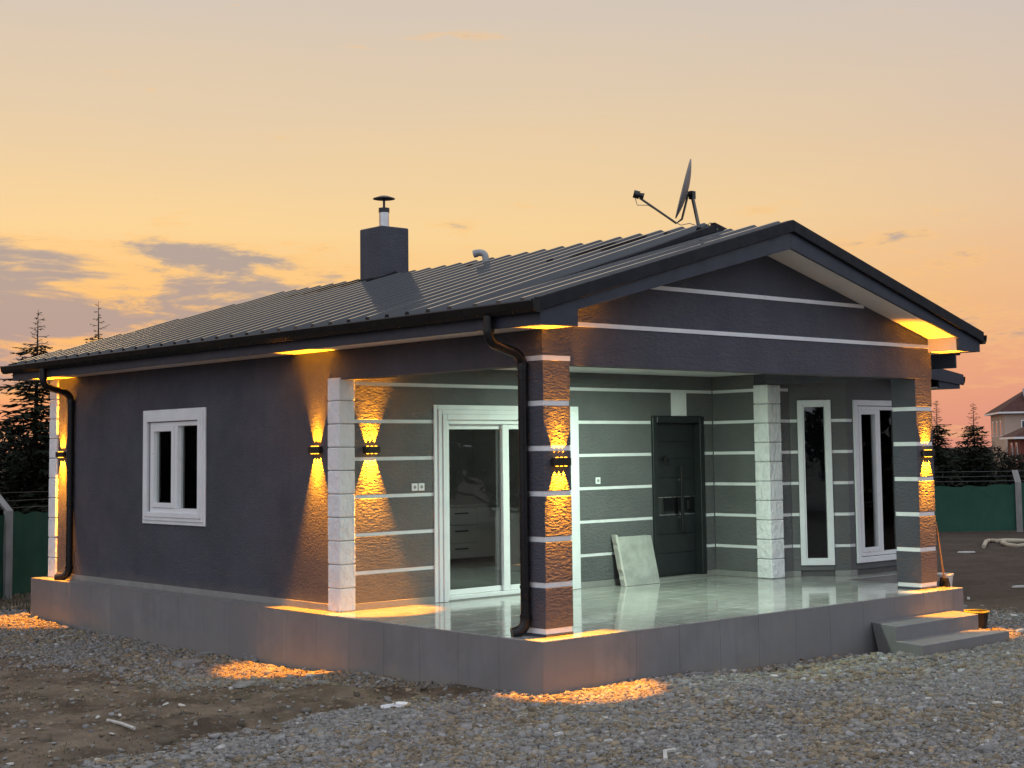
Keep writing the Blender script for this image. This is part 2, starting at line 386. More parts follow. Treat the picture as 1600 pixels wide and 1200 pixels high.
# loose gravel: real stones wherever the apron shows
def stones(name, P, S, tone, m, flat=(.45, .8)):
    n = len(P)
    base = np.array([(-1, -1, -1), (1, -1, -1), (1, 1, -1), (-1, 1, -1), (-1, -1, 1), (1, -1, 1), (1, 1, 1), (-1, 1, 1)], float)*.5
    v = base[None]+rng.uniform(-.26, .26, (n, 8, 3))
    v[..., 2] *= rng.uniform(*flat, (n, 1)); v[..., 0] *= rng.uniform(.8, 1.5, (n, 1))
    v *= S[:, None, None]
    ang = rng.uniform(0, 6.283, n); tl = rng.normal(0, .35, n)
    c, s_ = np.cos(tl)[:, None], np.sin(tl)[:, None]; y_, z_ = v[..., 1]*c-v[..., 2]*s_, v[..., 1]*s_+v[..., 2]*c; v[..., 1], v[..., 2] = y_, z_
    c, s_ = np.cos(ang)[:, None], np.sin(ang)[:, None]; x_, y_ = v[..., 0]*c-v[..., 1]*s_, v[..., 0]*s_+v[..., 1]*c; v[..., 0], v[..., 1] = x_, y_
    v += P[:, None, :]
    fq = np.array([(0, 3, 2, 1), (4, 5, 6, 7), (0, 1, 5, 4), (1, 2, 6, 5), (2, 3, 7, 6), (3, 0, 4, 7)])
    F = (fq[None]+(np.arange(n)*8)[:, None, None]).reshape(-1, 4)
    me = bpy.data.meshes.new(name); me.vertices.add(n*8); me.vertices.foreach_set('co', v.astype(np.float32).ravel())
    me.loops.add(F.size); me.loops.foreach_set('vertex_index', F.ravel().astype(np.int32))
    me.polygons.add(len(F)); me.polygons.foreach_set('loop_start', (np.arange(len(F))*4).astype(np.int32)); me.update()
    a_ = me.attributes.new('tone', 'FLOAT_COLOR', 'POINT')
    a_.data.foreach_set('color', np.repeat(np.concatenate([tone, np.ones((n, 1))], 1), 8, 0).astype(np.float32).ravel())
    me.materials.append(m)
    return tag(link(name, me), kind='stuff')
sm = bpy.data.materials.new('gravel_stone'); sm.use_nodes = True; t = NT(sm.node_tree)
out = t.new('ShaderNodeOutputMaterial'); b = t.new('ShaderNodeBsdfPrincipled'); t.set(out.inputs[0], b.outputs[0])
pos = t.new('ShaderNodeNewGeometry').outputs['Position']
tn = t.new('ShaderNodeAttribute', attribute_name='tone').outputs['Color']
t.set(b.inputs['Base Color'], t.mix(t.math('MULTIPLY', t.rng(t.noise(pos, 60., 3.), .4, .7), .4), tn, (.10, .09, .08)))
b.inputs['Roughness'].default_value = .9; b.inputs['Specular IOR Level'].default_value = .25
def in_house(x, y):
    return ((x > -.01) & (x < 6.84) & (y > -.01) & (y < 11)) | ((x > 6) & (x < 9) & (y > 1.4)) | ((x > 4.6) & (x < 6.7) & (y > -.9) & (y < .1))
N = 900000
px_, py_ = rng.uniform(-6.5, 9.5, N), rng.uniform(-5.2, 12.5, N)
g = gravel_amount(px_, py_)
def tracks(x, y):                       # two worn wheel tracks through the gravel, and patches trodden into fines
    c = -2.2+.10*x+.5*np.sin(x*.33); d = np.minimum(np.abs(y-c), np.abs(y-c+1.5))
    return np.clip(np.exp(-(d/.22)**2)*.75+np.clip((fbm(x, y, .8, 4, 44)-.55)*4, 0, .8), 0, .85)
g = g*(1-tracks(px_, py_)*.75)
U, V, Zd = project(np.stack([px_, py_, np.full(N, -.5)], -1))
keep = (rng.random(N) < g**1.3+.012) & ~in_house(px_, py_) & (U > -140) & (U < 1740) & (V > 840) & (V < 1330)
# thin out with distance: far pebbles merge into the ground colour
keep &= rng.random(N) < np.clip((14.5/Zd)**2.5, .10, 1)*.8
px_, py_ = px_[keep], py_[keep]; n = len(px_)
S = np.clip(rng.lognormal(-4.0, .42, n), .010, .07)
tan_ = fbm(px_, py_, .9, 3, 21)
k = rng.random((n, 1)); dark = rng.uniform(.72, 1.25, (n, 1))
tone = (np.array([.285, .280, .280])*(1-k)+np.array([.235, .215, .185])*k)*dark
br = (rng.random(n) < np.clip((tan_-.40)*2.2+np.where(py_ > 1, .25, 0), .05, .6)); tone[br] = np.array([.27, .215, .145])*rng.uniform(.6, 1.3, (br.sum(), 1))
wh = rng.random(n) < .012; tone[wh] = np.array([.5, .49, .47])
stones('gravel', np.stack([px_, py_, gz(px_, py_)+S*.12], -1), S, tone, sm)
# clods and broken stones lying on the bare soil
N = 3000
px_, py_ = rng.uniform(-6, 0, N), rng.uniform(-.5, 12.5, N)
g = gravel_amount(px_, py_); U, V, Zd = project(np.stack([px_, py_, np.full(N, -.5)], -1))
keep = (g < .45) & (U > -100) & (V < 1320) & (rng.random(N) < .55)
px_, py_ = px_[keep], py_[keep]; n = len(px_)
S = np.clip(rng.lognormal(-3.75, .45, n), .012, .08)
tone = np.array([.18, .138, .098])*rng.uniform(.5, 1.4, (n, 1)); wh = rng.random(n) < .05; tone[wh] = np.array([.27, .255, .23])*rng.uniform(.6, 1.3, (wh.sum(), 1))
stones('soil_clods', np.stack([px_, py_, gz(px_, py_)+S*.1], -1), S, tone, sm)
# weeds and dry grass on the soil and by the fence
gm_ = mat('weed_leaf', (.055, .065, .028), .8, .2, vary=.5, vscale=4.)
def grass(name, n, xr, yr, hmin, hmax, cond):
    x, y = rng.uniform(*xr, n), rng.uniform(*yr, n); k = cond(x, y); x, y = x[k], y[k]; n = len(x)
    z = gz(x, y); h = rng.uniform(hmin, hmax, n); a = rng.uniform(0, 6.283, n); l = rng.uniform(.2, .9, n)*h
    wv = .006+.1*h*.3
    v = np.zeros((n, 3, 3)); v[:, 0] = np.stack([x-np.sin(a)*wv, y+np.cos(a)*wv, z-.01], -1); v[:, 1] = np.stack([x+np.sin(a)*wv, y-np.cos(a)*wv, z-.01], -1)
    v[:, 2] = np.stack([x+np.cos(a)*l, y+np.sin(a)*l, z+h], -1)
    me = bpy.data.meshes.new(name); me.from_pydata(v.reshape(-1, 3).tolist(), [], np.arange(n*3).reshape(-1, 3).tolist()); me.materials.append(gm_)
    return tag(link(name, me), kind='stuff')
grass('weeds', 16000, (-6, .0), (.3, 12), .006, .022, lambda x, y: (gravel_amount(x, y) < .4) & (fbm(x, y, 1.1, 3, 31) > .56))
grass('fence_grass', 9000, (-4, 9), (11, 19), .03, .16, lambda x, y: fbm(x, y, .9, 3, 33) > .5)

# ------------------------------------------------------------------ the bungalow
ROOT = thing('bungalow', 'dark grey single-storey house with white bands and low metal gable roof', 'house', (3.4, 5.4, -.5))
CX, QY, FY = .245, 3.51, 10.80          # left wall plane, porch back wall plane, far corner
CEN = 3.445
mir = lambda x: 2*CEN-x

# ---- terrace
terr = obj('terrace', MB().box(.012, 6.806, .012, 10.88, -.85, -.014).box(6.806, 8.35, 1.75, 10.88, -.85, -.014), M_core, ROOT)
def tile_mesh(nm, sx, sy, sz, m, bv=.0015): return MB().box(0, sx, 0, sy, 0, sz).mesh(nm, m, bv)
TW, TG = .6, .006
cache = {}
def tile(nm, sx, sy, sz, m, loc):
    k = (nm, round(sx, 3), round(sy, 3), round(sz, 3), m.name)
    if k not in cache: cache[k] = tile_mesh(nm, sx, sy, sz, m)
    return piece(nm, cache[k], terr, loc)
x = 0.
while x < 6.80:                                     # porch floor
    wx = min(TW, 6.818-x); y = 0.
    while y < QY-.01:
        wy = min(TW, QY-y)
        if wx > .05 and wy > .05: tile('floor_tile', wx-TG, wy-TG, .012, M_floor, (x+(0 if x == 0 else TG/2), y+(0 if y == 0 else TG/2), -.012))
        y += TW
    x += TW
for i in range(13):                                  # ledge beside the long wall
    y = QY+i*.6; wy = min(.6, 10.895-y)
    if wy > .04: tile('floor_tile', .24, wy-TG, .012, M_clad, (0., y+TG/2, -.012))
for i in range(4):
    for j in range(3): tile('floor_tile', .38-TG, .6-TG, .012, M_floor, (6.822+i*.38, 1.75+j*.6, -.0115))
x = .0105
for i in range(12):                                  # front cladding
    wx = min(TW, 6.818-(i*TW))
    if wx > .05: tile('cladding_tile', wx-.003, .010, .85, M_clad, (i*TW+(.0105 if i == 0 else TG/2), 0.0005, -.8625-.0005))
for i in range(19):
    wy = min(TW, 10.89-i*TW)
    if wy > .05: tile('cladding_tile', .010, wy-.003, .85, M_clad, (0.0005, i*TW+TG/2, -.863))
for i in range(3): tile('cladding_tile', .010, .49, .85, M_clad, (6.808, .01+i*.5, -.863))

# ---- steps, with their ends cut back underneath
def step(zt, zb, xl0, xl1, xr0, xr1, y0, y1, lip):
    s_ = MB()
    top = [(xl0, y0, zt), (xl1, y1, zt), (xr1, y1, zt), (xr0, y0, zt)]
    bot = [(xl0+lip, y0, zb), (xl1, y1, zb), (xr1, y1, zb), (xr0-lip*.3, y0, zb)]
    return s_.loft(bot, top)
s1 = obj('step', MB().loft([(4.88, -.18, -.75), (4.77, -.45, -.75), (6.40, -.45, -.75), (6.50, -.18, -.75)], [(4.95, .0, -.25), (4.77, -.45, -.25), (6.40, -.45, -.25), (6.58, .0, -.25)]), M_clad, ROOT, .003)
s2 = obj('step', step(-.402, -.75, 4.74, 4.62, 6.14, 6.34, -.4505, -.88, .0), M_clad, ROOT, .003)

# ---- wall builder with real openings
def wall_mb(O, u, n, th, u0, u1, z0, z1, ops):
    O, u, n = Vector(O), Vector(u).normalized(), Vector(n).normalized(); mb = MB()
    P = lambda a, z, d: tuple(O+u*a+n*d+Vector((0, 0, z)))
    us = sorted({u0, u1, *[o for q in ops for o in q[:2]]}); zs = sorted({z0, z1, *[o for q in ops for o in q[2:]]})
    for a0, a1 in zip(us, us[1:]):
        for c0, c1 in zip(zs, zs[1:]):
            ma, mc = (a0+a1)/2, (c0+c1)/2
            if any(q[0] < ma < q[1] and q[2] < mc < q[3] for q in ops): continue
            for d in (0, -th): mb.add([P(a0, c0, d), P(a1, c0, d), P(a1, c1, d), P(a0, c1, d)], [(0, 1, 2, 3)])
    for q in list(ops)+[(u0, u1, z0, z1)]:
        a0, a1, c0, c1 = q
        for (pa, pc), (qa, qc) in (((a0, c0), (a1, c0)), ((a1, c0), (a1, c1)), ((a1, c1), (a0, c1)), ((a0, c1), (a0, c0))):
            mb.add([P(pa, pc, 0), P(qa, qc, 0), P(qa, qc, -th), P(pa, pc, -th)], [(0, 1, 2, 3)])
    return mb
def wallobj(nm, mb, m):
    me = bpy.data.meshes.new(nm); me.from_pydata(mb.v, [], mb.f)
    bm = bmesh.new(); bm.from_mesh(me); bmesh.ops.remove_doubles(bm, verts=bm.verts, dist=1e-4); bmesh.ops.recalc_face_normals(bm, faces=bm.faces); bm.to_mesh(me); bm.free()
    me.materials.append(m); return link(nm, me, ROOT)
# frame drawn in a local wall frame -> placed by a matrix: u along wall, n outward, z up
def fbox(mb, O, u, n, a0, a1, d0, d1, z0, z1):
    O, u, n = Vector(O), Vector(u).normalized(), Vector(n).normalized()
    q = [(a0, d0), (a1, d0), (a1, d1), (a0, d1)]
    lo = [tuple(O+u*a+n*d+Vector((0, 0, z0))) for a, d in q]; hi = [tuple(O+u*a+n*d+Vector((0, 0, z1))) for a, d in q]
    return mb.loft(lo, hi)
def ring(mb, O, u, n, a0, a1, z0, z1, wd, d0, d1, bottom=True):
    wl, wr, wt, wb = (wd if isinstance(wd, tuple) else (wd,)*4)
    fbox(mb, O, u, n, a0, a0+wl, d0, d1, z0, z1); fbox(mb, O, u, n, a1-wr, a1, d0, d1, z0, z1)
    fbox(mb, O, u, n, a0+wl, a1-wr, d0, d1, z1-wt, z1)
    if bottom: fbox(mb, O, u, n, a0+wl, a1-wr, d0, d1, z0, z0+wb)
    return mb

# side wall (fine stucco) with one window
SO, SU, SN = (CX, 0, 0), (0, 1, 0), (-1, 0, 0)
side_w = wallobj('side_wall', wall_mb(SO, SU, SN, .25, QY+.03, FY, 0, 2.84, [(6.52, 7.80, .99, 2.14)]), M_wall)
obj('skirting', MB().box(CX-.014, CX-.001, QY+.2, FY-.2, .001, .075), M_skirt, side_w, .002)
wn = obj('window', ring(MB(), SO, SU, SN, 6.521, 7.799, .991, 2.139, .055, -.09, .012), M_pvc, ROOT, .004)
tr = MB()
for k, (o_, d_) in enumerate(((0, .020), (.045, .034), (.09, .046))):
    ring(tr, SO, SU, SN, 6.375+o_, 7.985-o_, .84+o_, 2.30-o_, .0449 if k < 2 else .062, -.001, d_)
obj('moulding', tr, M_trim, wn, .004)
obj('sash', ring(MB(), SO, SU, SN, 7.16, 7.742, 1.05, 2.082, .060, -.06, .026), M_pvc, wn, .004)
obj('mullion', fbox(MB(), SO, SU, SN, 7.085, 7.158, -.07, .010, 1.048, 2.084), M_pvc, wn, .003)
obj('pane', fbox(MB(), SO, SU, SN, 7.222, 7.68, -.03, -.024, 1.112, 2.02), M_glass, wn)
obj('pane', fbox(MB(), SO, SU, SN, 6.578, 7.083, -.05, -.044, 1.048, 2.082), M_glass, wn)

XR = 6.357
# porch back wall: core, trowelled panels standing proud of white bands
PO, PU, PN = (0, QY+.02, 0), (1, 0, 0), (0, -1, 0)
back = wallobj('porch_wall', wall_mb(PO, PU, PN, .22, CX+.001, 6.37, 0, 2.70, [(1.70, 3.66, 0, 2.09), (5.15, 6.155, 0, 2.14)]), M_wall)
BZ = [-.012+.414*k for k in range(1, 7)]; BH = .021
rows = [(.075, BZ[0]-BH)]+[(a+BH, b-BH) for a, b in zip(BZ, BZ[1:])]+[(BZ[-1]+BH, 2.679)]
def panel_rows(parent, O, u, n, a0, a1, blocks, m=M_rough_lit, top=2.679, proud=.02):
    """blocks: (a0,a1,z_top) things the rows stop at"""
    rw_ = rows[:-1]+[(rows[-1][0], top)]
    for z0, z1 in rw_:
        segs = [(a0, a1, z0)]
        for b0, b1, zt in blocks:
            new = []
            for s0, s1, zb in segs:
                if zt <= z0+.005 or b1 <= s0 or b0 >= s1: new.append((s0, s1, zb)); continue
                if b0 > s0+.01: new.append((s0, b0, zb))
                if b1 < s1-.01: new.append((b1, s1, zb))
                if zt < z1-.03: new.append((max(s0, b0), min(s1, b1), zt))
            segs = new
        for s0, s1, zb in segs:
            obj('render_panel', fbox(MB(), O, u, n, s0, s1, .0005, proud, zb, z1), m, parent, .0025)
    for z in BZ:
        segs = [(a0, a1)]
        for b0, b1, zt in blocks:
            new = []
            for s0, s1 in segs:
                if zt < z or b1 <= s0 or b0 >= s1: new.append((s0, s1)); continue
                if b0 > s0+.01: new.append((s0, b0))
                if b1 < s1-.01: new.append((b1, s1))
            segs = new
        for s0, s1 in segs:
            obj('white_band', fbox(MB(), O, u, n, s0, s1, .0004, .010, z-BH+.0003, z+BH-.0003), M_white, parent)
    segs = [(a0, a1)]
    for b0, b1, zt in blocks:
        new = []
        for s0, s1 in segs:
            if b1 <= s0 or b0 >= s1: new.append((s0, s1)); continue
            if b0 > s0+.01: new.append((s0, b0))
            if b1 < s1-.01: new.append((b1, s1))
        segs = new
    for s0, s1 in segs: obj('skirting', fbox(MB(), O, u, n, s0, s1, .0004, proud+.010, .001, .0745), M_skirt, parent, .002)
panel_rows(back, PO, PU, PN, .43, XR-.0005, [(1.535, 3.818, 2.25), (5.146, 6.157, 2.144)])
obj('white_block', fbox(MB(), PO, PU, PN, 5.53, 5.83, .021, .024, 2.146, BZ[-1]-BH), M_white, back)

# sliding door
sdr = obj('sliding_door', ring(MB(), PO, PU, PN, 1.702, 3.658, .012, 2.088, (.06, .06, .06, .045), -.12, .022), M_pvc, ROOT, .004)
tr = MB()
for k, (o_, d_) in enumerate(((0, .036), (.055, .052), (.11, .066))):
    ring(tr, PO, PU, PN, 1.532+o_, 3.82-o_, .002, 2.25-o_, .0549 if k < 2 else .062, .0008, d_, bottom=False)
obj('moulding', tr, M_trim, sdr, .004)
for a0, a1, d0, d1 in ((1.763, 2.70, -.09, -.05), (2.60, 3.597, -.045, -.005)):
    sa = obj('sash', ring(MB(), PO, PU, PN, a0, a1, .060, 2.026, (.04 if d0 < -.05 else .10, .085, .055, .06), d0, d1), M_pvc, sdr, .004)
    obj('pane', fbox(MB(), PO, PU, PN, a0+(.035 if d0 < -.05 else .095), a1-.08, (d0+d1)/2-.003, (d0+d1)/2+.003, .115, 1.975), M_glass, sdr)
obj('sill', fbox(MB(), PO, PU, PN, 1.702, 3.658, -.12, .03, .0005, .0115), M_skirt, sdr)

# entrance door
dr = obj('front_door', ring(MB(), PO, PU, PN, 5.151, 6.154, .03, 2.139, (.085, .085, .085, .02), -.16, .045, bottom=False), M_door, ROOT, .006)
leaf = obj('door_leaf', fbox(MB(), PO, PU, PN, 5.238, 6.067, -.14, -.085, .035, 2.052), M_door, dr, .003)
for z0, z1 in ((.06, .33), (.34, .58), (.59, .83), (1.08, 1.32), (1.33, 1.57), (1.58, 1.80), (1.81, 2.04)):
    obj('leaf_panel', fbox(MB(), PO, PU, PN, 5.246, 6.06, -.0848, -.076, z0, z1), M_door, dr, .003)
obj('glass_insert', fbox(MB(), PO, PU, PN, 5.246, 6.06, -.0848, -.078, .848, 1.062), M_doorglass, dr, .002)
for z in (.840, 1.070): obj('metal_strip', fbox(MB(), PO, PU, PN, 5.246, 6.06, -.0848, -.073, z-.006, z+.006), M_chrome, dr)
hd = obj('pull_handle', fbox(MB(), PO, PU, PN, 5.735, 5.785, -.035, -.01, .62, 1.47), M_black, dr, .004)
for z in (.80, 1.30): obj('stand_off', fbox(MB(), PO, PU, PN, 5.748, 5.772, -.076, -.0352, z-.012, z+.012), M_chrome, dr)
obj('lock_plate', fbox(MB(), PO, PU, PN, 5.90, 5.955, -.0778, -.06, .90, 1.02), M_black, dr, .003)
kb = MB(); kc = Vector(PO)+Vector((5.48, .07, 1.585))
kb.tube([kc, kc+Vector((0, -.03, 0))], .035, 16).tube([kc+Vector((.04*math.sin(a), -.038, -.035+.04*math.cos(a))) for a in np.linspace(.4, 5.9, 14)], .008, 6)
obj('knocker', kb, M_black, dr, smooth=True)
obj('threshold', fbox(MB(), PO, PU, PN, 5.151, 6.154, -.14, .06, .0005, .029), M_skirt, dr, .003)

# protruding room: left return wall, short front wall, canted bay
XR = 6.357
rl = wallobj('return_wall', wall_mb((XR+.02, 0, 0), (0, 1, 0), (-1, 0, 0), .2, 2.57, QY+.02, 0, 2.84, []), M_wall)
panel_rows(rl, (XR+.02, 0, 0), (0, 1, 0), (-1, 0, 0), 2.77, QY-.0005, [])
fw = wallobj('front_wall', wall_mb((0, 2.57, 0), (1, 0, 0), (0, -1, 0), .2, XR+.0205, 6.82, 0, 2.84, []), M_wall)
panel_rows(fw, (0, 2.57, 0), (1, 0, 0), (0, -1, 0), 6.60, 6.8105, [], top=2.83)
BA = Vector((6.811, 2.55, 0)); BD = Vector((1, -1, 0)).normalized(); BN = Vector((-1, -1, 0)).normalized()
BO = BA-BN*.02; BL = .756
bay = wallobj('bay_side_wall', wall_mb(BO, BD, BN, .18, .0, BL, 0, 2.84, [(.17, .485, .215, 2.265)]), M_wall)
rows_save = rows; BZs = BZ
BZ = BZ[:5]; rows = [(.075, BZ[0]-BH)]+[(a+BH, b-BH) for a, b in zip(BZ, BZ[1:])]+[(BZ[-1]+BH, 2.83)]
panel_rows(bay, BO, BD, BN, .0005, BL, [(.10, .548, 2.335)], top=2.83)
nw = obj('narrow_window', ring(MB(), BO, BD, BN, .172, .483, .217, 2.263, .02, -.08, .03), M_pvc, ROOT, .003)
obj('moulding', ring(MB(), BO, BD, BN, .102, .546, .147, 2.333, .069, .0206, .045), M_trim, nw, .004)
obj('pane', fbox(MB(), BO, BD, BN, .193, .462, -.03, -.024, .238, 2.242), M_glass, nw)
obj('render_panel', fbox(MB(), BO, BD, BN, .102, .546, .0005, .0195, .076, .146), M_rough_lit, bay, .003)
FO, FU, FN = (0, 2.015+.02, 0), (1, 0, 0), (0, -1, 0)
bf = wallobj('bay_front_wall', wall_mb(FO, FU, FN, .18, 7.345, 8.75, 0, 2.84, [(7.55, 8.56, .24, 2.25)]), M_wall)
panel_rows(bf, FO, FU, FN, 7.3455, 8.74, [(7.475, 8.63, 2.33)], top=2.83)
obj('render_panel', fbox(MB(), FO, FU, FN, 7.476, 8.629, .0005, .0195, .076, .158), M_rough_lit, bf, .003)
BZ, rows = BZs, rows_save
bw = obj('bay_window', ring(MB(), FO, FU, FN, 7.551, 8.559, .241, 2.249, .05, -.10, .024), M_pvc, ROOT, .004)
obj('moulding', ring(MB(), FO, FU, FN, 7.475, 8.632, .16, 2.33, .074, .0206, .05), M_trim, bw, .004)
obj('sash', ring(MB(), FO, FU, FN, 7.602, 8.04, .292, 2.198, .06, -.05, .03), M_pvc, bw, .004)
obj('mullion', fbox(MB(), FO, FU, FN, 8.042, 8.10, -.08, .02, .292, 2.198), M_pvc, bw, .003)
obj('pane', fbox(MB(), FO, FU, FN, 7.66, 7.982, -.02, -.014, .35, 2.14), M_glass, bw)
obj('pane', fbox(MB(), FO, FU, FN, 8.102, 8.508, -.04, -.034, .292, 2.198), M_glass, bw)
obj('bay_end_wall', MB().prism([(8.75, 2.035), (8.95, 2.235), (8.95, 2.55), (8.9, 2.55), (8.7, 2.215)], 'z', 0, 2.84), M_wall, ROOT)
obj('far_side_wall', MB().box(8.75, 8.951, 2.552, FY, -.5, 2.84), M_wall, ROOT)
obj('rear_wall', MB().box(CX+.251, 8.749, FY-.25, FY-.002, 0, 2.84), M_wall, ROOT)

# ---- rusticated corner stones
def quoin(x0, x1, y0, y1, n, h):
    q = link('quoin', None, ROOT, (x0, y0, 0)); q.empty_display_size = .1
    mesh = MB().box(0, x1-x0, 0, y1-y0, 0, h/n-.006).mesh('stone_block', M_quoin, .011)
    for k in range(n): piece('stone_block', mesh, q, (x0+random.uniform(-.0015, .0015), y0+random.uniform(-.0015, .0015), k*h/n+.002))
    return q
quoin(CX-.028, .43, QY-.026, 3.712, 10, 2.535)
quoin(CX-.028, .43, FY-.225, FY+.026, 10, 2.83)
quoin(XR-.026, 6.605, 2.524, 2.772, 10, 2.54)

# ---- columns: grey trowelled blocks, recessed white bands
def column(x0, y0, wx, wy, first, sp, bh):
    c = obj('column', MB().box(x0+.016, x0+wx-.016, y0+.016, y0+wy-.016, 0, 2.56), M_white, ROOT)
    zs = [first+sp*k for k in range(7)]
    b = MB(); meshes = {}
    segs = [(.001, zs[0]-bh)]+[(a+bh, c_-bh) for a, c_ in zip(zs, zs[1:])]
    for i, (z0, z1) in enumerate(segs):
        k = round(z1-z0, 3)
        if k not in meshes: meshes[k] = MB().box(0, wx, 0, wy, 0, z1-z0).mesh('render_block', M_gable, .005)
        piece('render_block', meshes[k], c, (x0, y0, z0))
    bm_ = MB().box(0, wx-.02, 0, wy-.02, 0, 2*bh-.001).mesh('white_band', M_white)
    for z in zs[:6]: piece('white_band', bm_, c, (x0+.01, y0+.01, z-bh+.0005))
    piece('white_band', MB().box(0, wx+.006, 0, wy+.006, 0, 2*bh-.004).mesh('white_band', M_white), c, (x0-.003, y0-.003, zs[6]-bh+.002))
    return c
column(CX-.004, .212, .348, .345, .048, .42, .025)
column(6.297, .232, .346, .345, .048, .42, .025)

# ---- beams, gable, ceiling
RK = lambda x: 2.984+.2604*((x if x <= CEN else mir(x))-.31)      # underside of the raking fascia
gab = obj('gable_wall', MB().prism([(CX, 2.51), (6.64, 2.51), (6.64, RK(6.64)+.03), (CEN, RK(CEN)+.03), (CX, RK(CX)+.03)], 'y', .22, .42), M_gable, ROOT)
for z in (2.90, 3.32):
    xa = .31+(z+.021-2.996)/.2604-.03 if z > 2.95 else CX+.02
    xa = max(xa, CX+.003)
    obj('white_band', MB().box(xa, mir(xa) if z > 3 else 6.637, .209, .2195, z-.021, z+.021), M_white, gab)
obj('side_beam', MB().box(CX, .445,   .4205, QY+.0295, 2.51, 2.84), M_wall, ROOT)
obj('side_beam', MB().box(6.30, 6.60, .4205, 2.523, 2.54, 2.84), M_wall, ROOT)
obj('porch_ceiling', MB().box(.446, 6.299, .421, QY+.019, 2.68, 2.72).box(6.30, 6.356, 2.524, QY+.019, 2.68, 2.72), M_ceil, ROOT)
obj('inner_beam', MB().box(.446, 6.299, .4205, .44, 2.512, 2.679), M_wall, ROOT)

# ---- roof
roof = link('roof', None, ROOT, (CEN, 5, 2.9)); roof.empty_display_size = .3
def rib_profile(y0, y1, pitch=.333):
    p = [(y0, 0)]; c = y0+pitch/2
    while c < y1:
        for dy, dz in ((-.050, 0), (-.028, .062), (.026, .062), (.048, 0)):
            if y0+.001 < c+dy < y1-.001: p.append((c+dy, dz))
        c += pitch
    p.append((y1, 0)); return p
def roof_panel(y0, y1, xa, za, xb, zb, th=.05):
    p = rib_profile(y0, y1)
    if y0 < HY < y1: p = sorted(p+[(HY, 0.)], key=lambda q: q[0]) if all(abs(q[0]-HY) > .05 for q in p) else p
    poly = p+[(y1, -th), (y0, -th)]
    def cut(y):                                     # the hip takes the sheets back towards the eave
        return 1. if y <= HY else max(.012, 1-(y-HY)/(11.30-HY))
    return MB().loft([(xa, y, za+d) for y, d in poly], [(xa+(xb-xa)*cut(y), y, za+(zb-za)*cut(y)+d) for y, d in poly])
HY = 9.72                         # where the ridge ends and the hip begins
ME, PE = 3.028, 3.02             # sheet height over the eave: house / porch
MR, PR = 4.165, 4.055            # at the ridge
SY = .87
for y0, y1 in [(-.18, SY-.02)]:
    obj('roof_panel', roof_panel(y0, y1, -.20, PE, CEN, PR), M_roof, roof); obj('roof_panel', roof_panel(y0, y1, mir(-.20), PE, CEN+.001, PR), M_roof, roof)
y = SY
while y < 11.25:
    y1 = min(y+1.0, 11.28)
    obj('roof_panel', roof_panel(y, y1-.001, -.20, ME, CEN, MR), M_roof, roof)
    obj('roof_panel', roof_panel(y, y1-.001, 8.30, 2.95, CEN+.001, MR), M_roof, roof)
    y = y1
def ridge(y0, y1, z): return MB().prism([(CEN-.13, z-.037+.004), (CEN, z+.012), (CEN+.13, z-.037+.004), (CEN+.13, z-.05), (CEN-.13, z-.05)], 'y', y0, y1)
obj('ridge_cap', ridge(-.2, SY-.03, PR), M_cap, roof); obj('ridge_cap', ridge(SY+.05, HY, MR+.012), M_cap, roof)
def rake(xa, za, xb, zb, lo, hi, y0, y1): return MB().prism([(xa, za+lo), (xb, zb+lo), (xb, zb+hi), (xa, za+hi)], 'y', y0, y1)
for s_ in (0, 1):
    f_ = (lambda x: x) if s_ == 0 else mir
    obj('verge_cap', rake(f_(-.20), PE, CEN, PR, -.075, .052, -.245, -.165), M_cap, roof, .006)
    obj('fascia', MB().prism([(f_(-.16), 2.83), (f_(.31), 2.83), (f_(.31), RK(.31)), (CEN, RK(CEN)), (CEN, PR-.072), (f_(-.16), PE-.062)], 'y', -.205, -.175), M_fascia, roof, .004)
    obj('soffit', MB().prism([(f_(.312), RK(.312)+.012), (CEN, RK(CEN)+.012), (CEN, RK(CEN)+.026), (f_(.312), RK(.312)+.026)], 'y', -.1745, .2195), M_soffit, roof)
    obj('eave_box', MB().box(min(f_(.298), f_(.3115)), max(f_(.298), f_(.3115)), -.1745, .2195, 2.851, RK(.312)+.012), M_soffit, roof)
obj('verge_cap', MB().prism([(1.3, 3.47), (CEN, MR-.06), (CEN, MR+.022), (1.3, 3.475)], 'y', SY-.02, SY+.055), M_cap, roof, .004)
obj('verge_cap', rake(8.30, 2.95, CEN, MR, -.06, .05, SY-.02, SY+.055), M_cap, roof, .006)
obj('hip_sheet', MB().loft([(-.20, 11.30, ME), (CEN, HY, MR), (8.30, 11.30, 2.95)], [(-.20, 11.30, ME-.05), (CEN, HY, MR-.05), (8.30, 11.30, 2.90)]), M_roof, roof)
obj('hip_cap', MB().tube([(-.20, 11.29, ME+.01), (CEN, HY, MR+.012)], .035, 8), M_cap, roof)
obj('hip_cap', MB().tube([(8.30, 11.29, 2.96), (CEN, HY, MR+.012)], .035, 8), M_cap, roof)
obj('fascia', MB().box(-.1295, 8.199, 11.21, 11.245, 2.83, 2.95), M_fascia, roof)
obj('soffit', MB().box(CX-.0005, 8.19, FY+.03, 11.209, 2.836, 2.849), M_soffit, roof)
obj('fascia', MB().box(-.16, -.13, -.1745, 11.25, 2.83, ME-.055), M_fascia, roof, .003)
obj('soffit', MB().box(-.1295, CX-.001, .2205, 11.22, 2.836, 2.849).box(-.1295, .31, -.1745, .2195, 2.836, 2.849), M_soffit, roof)
obj('fascia', MB().box(mir(-.13), mir(-.16), -.1745, 1.2, 2.83, PE-.06), M_fascia, roof, .003)
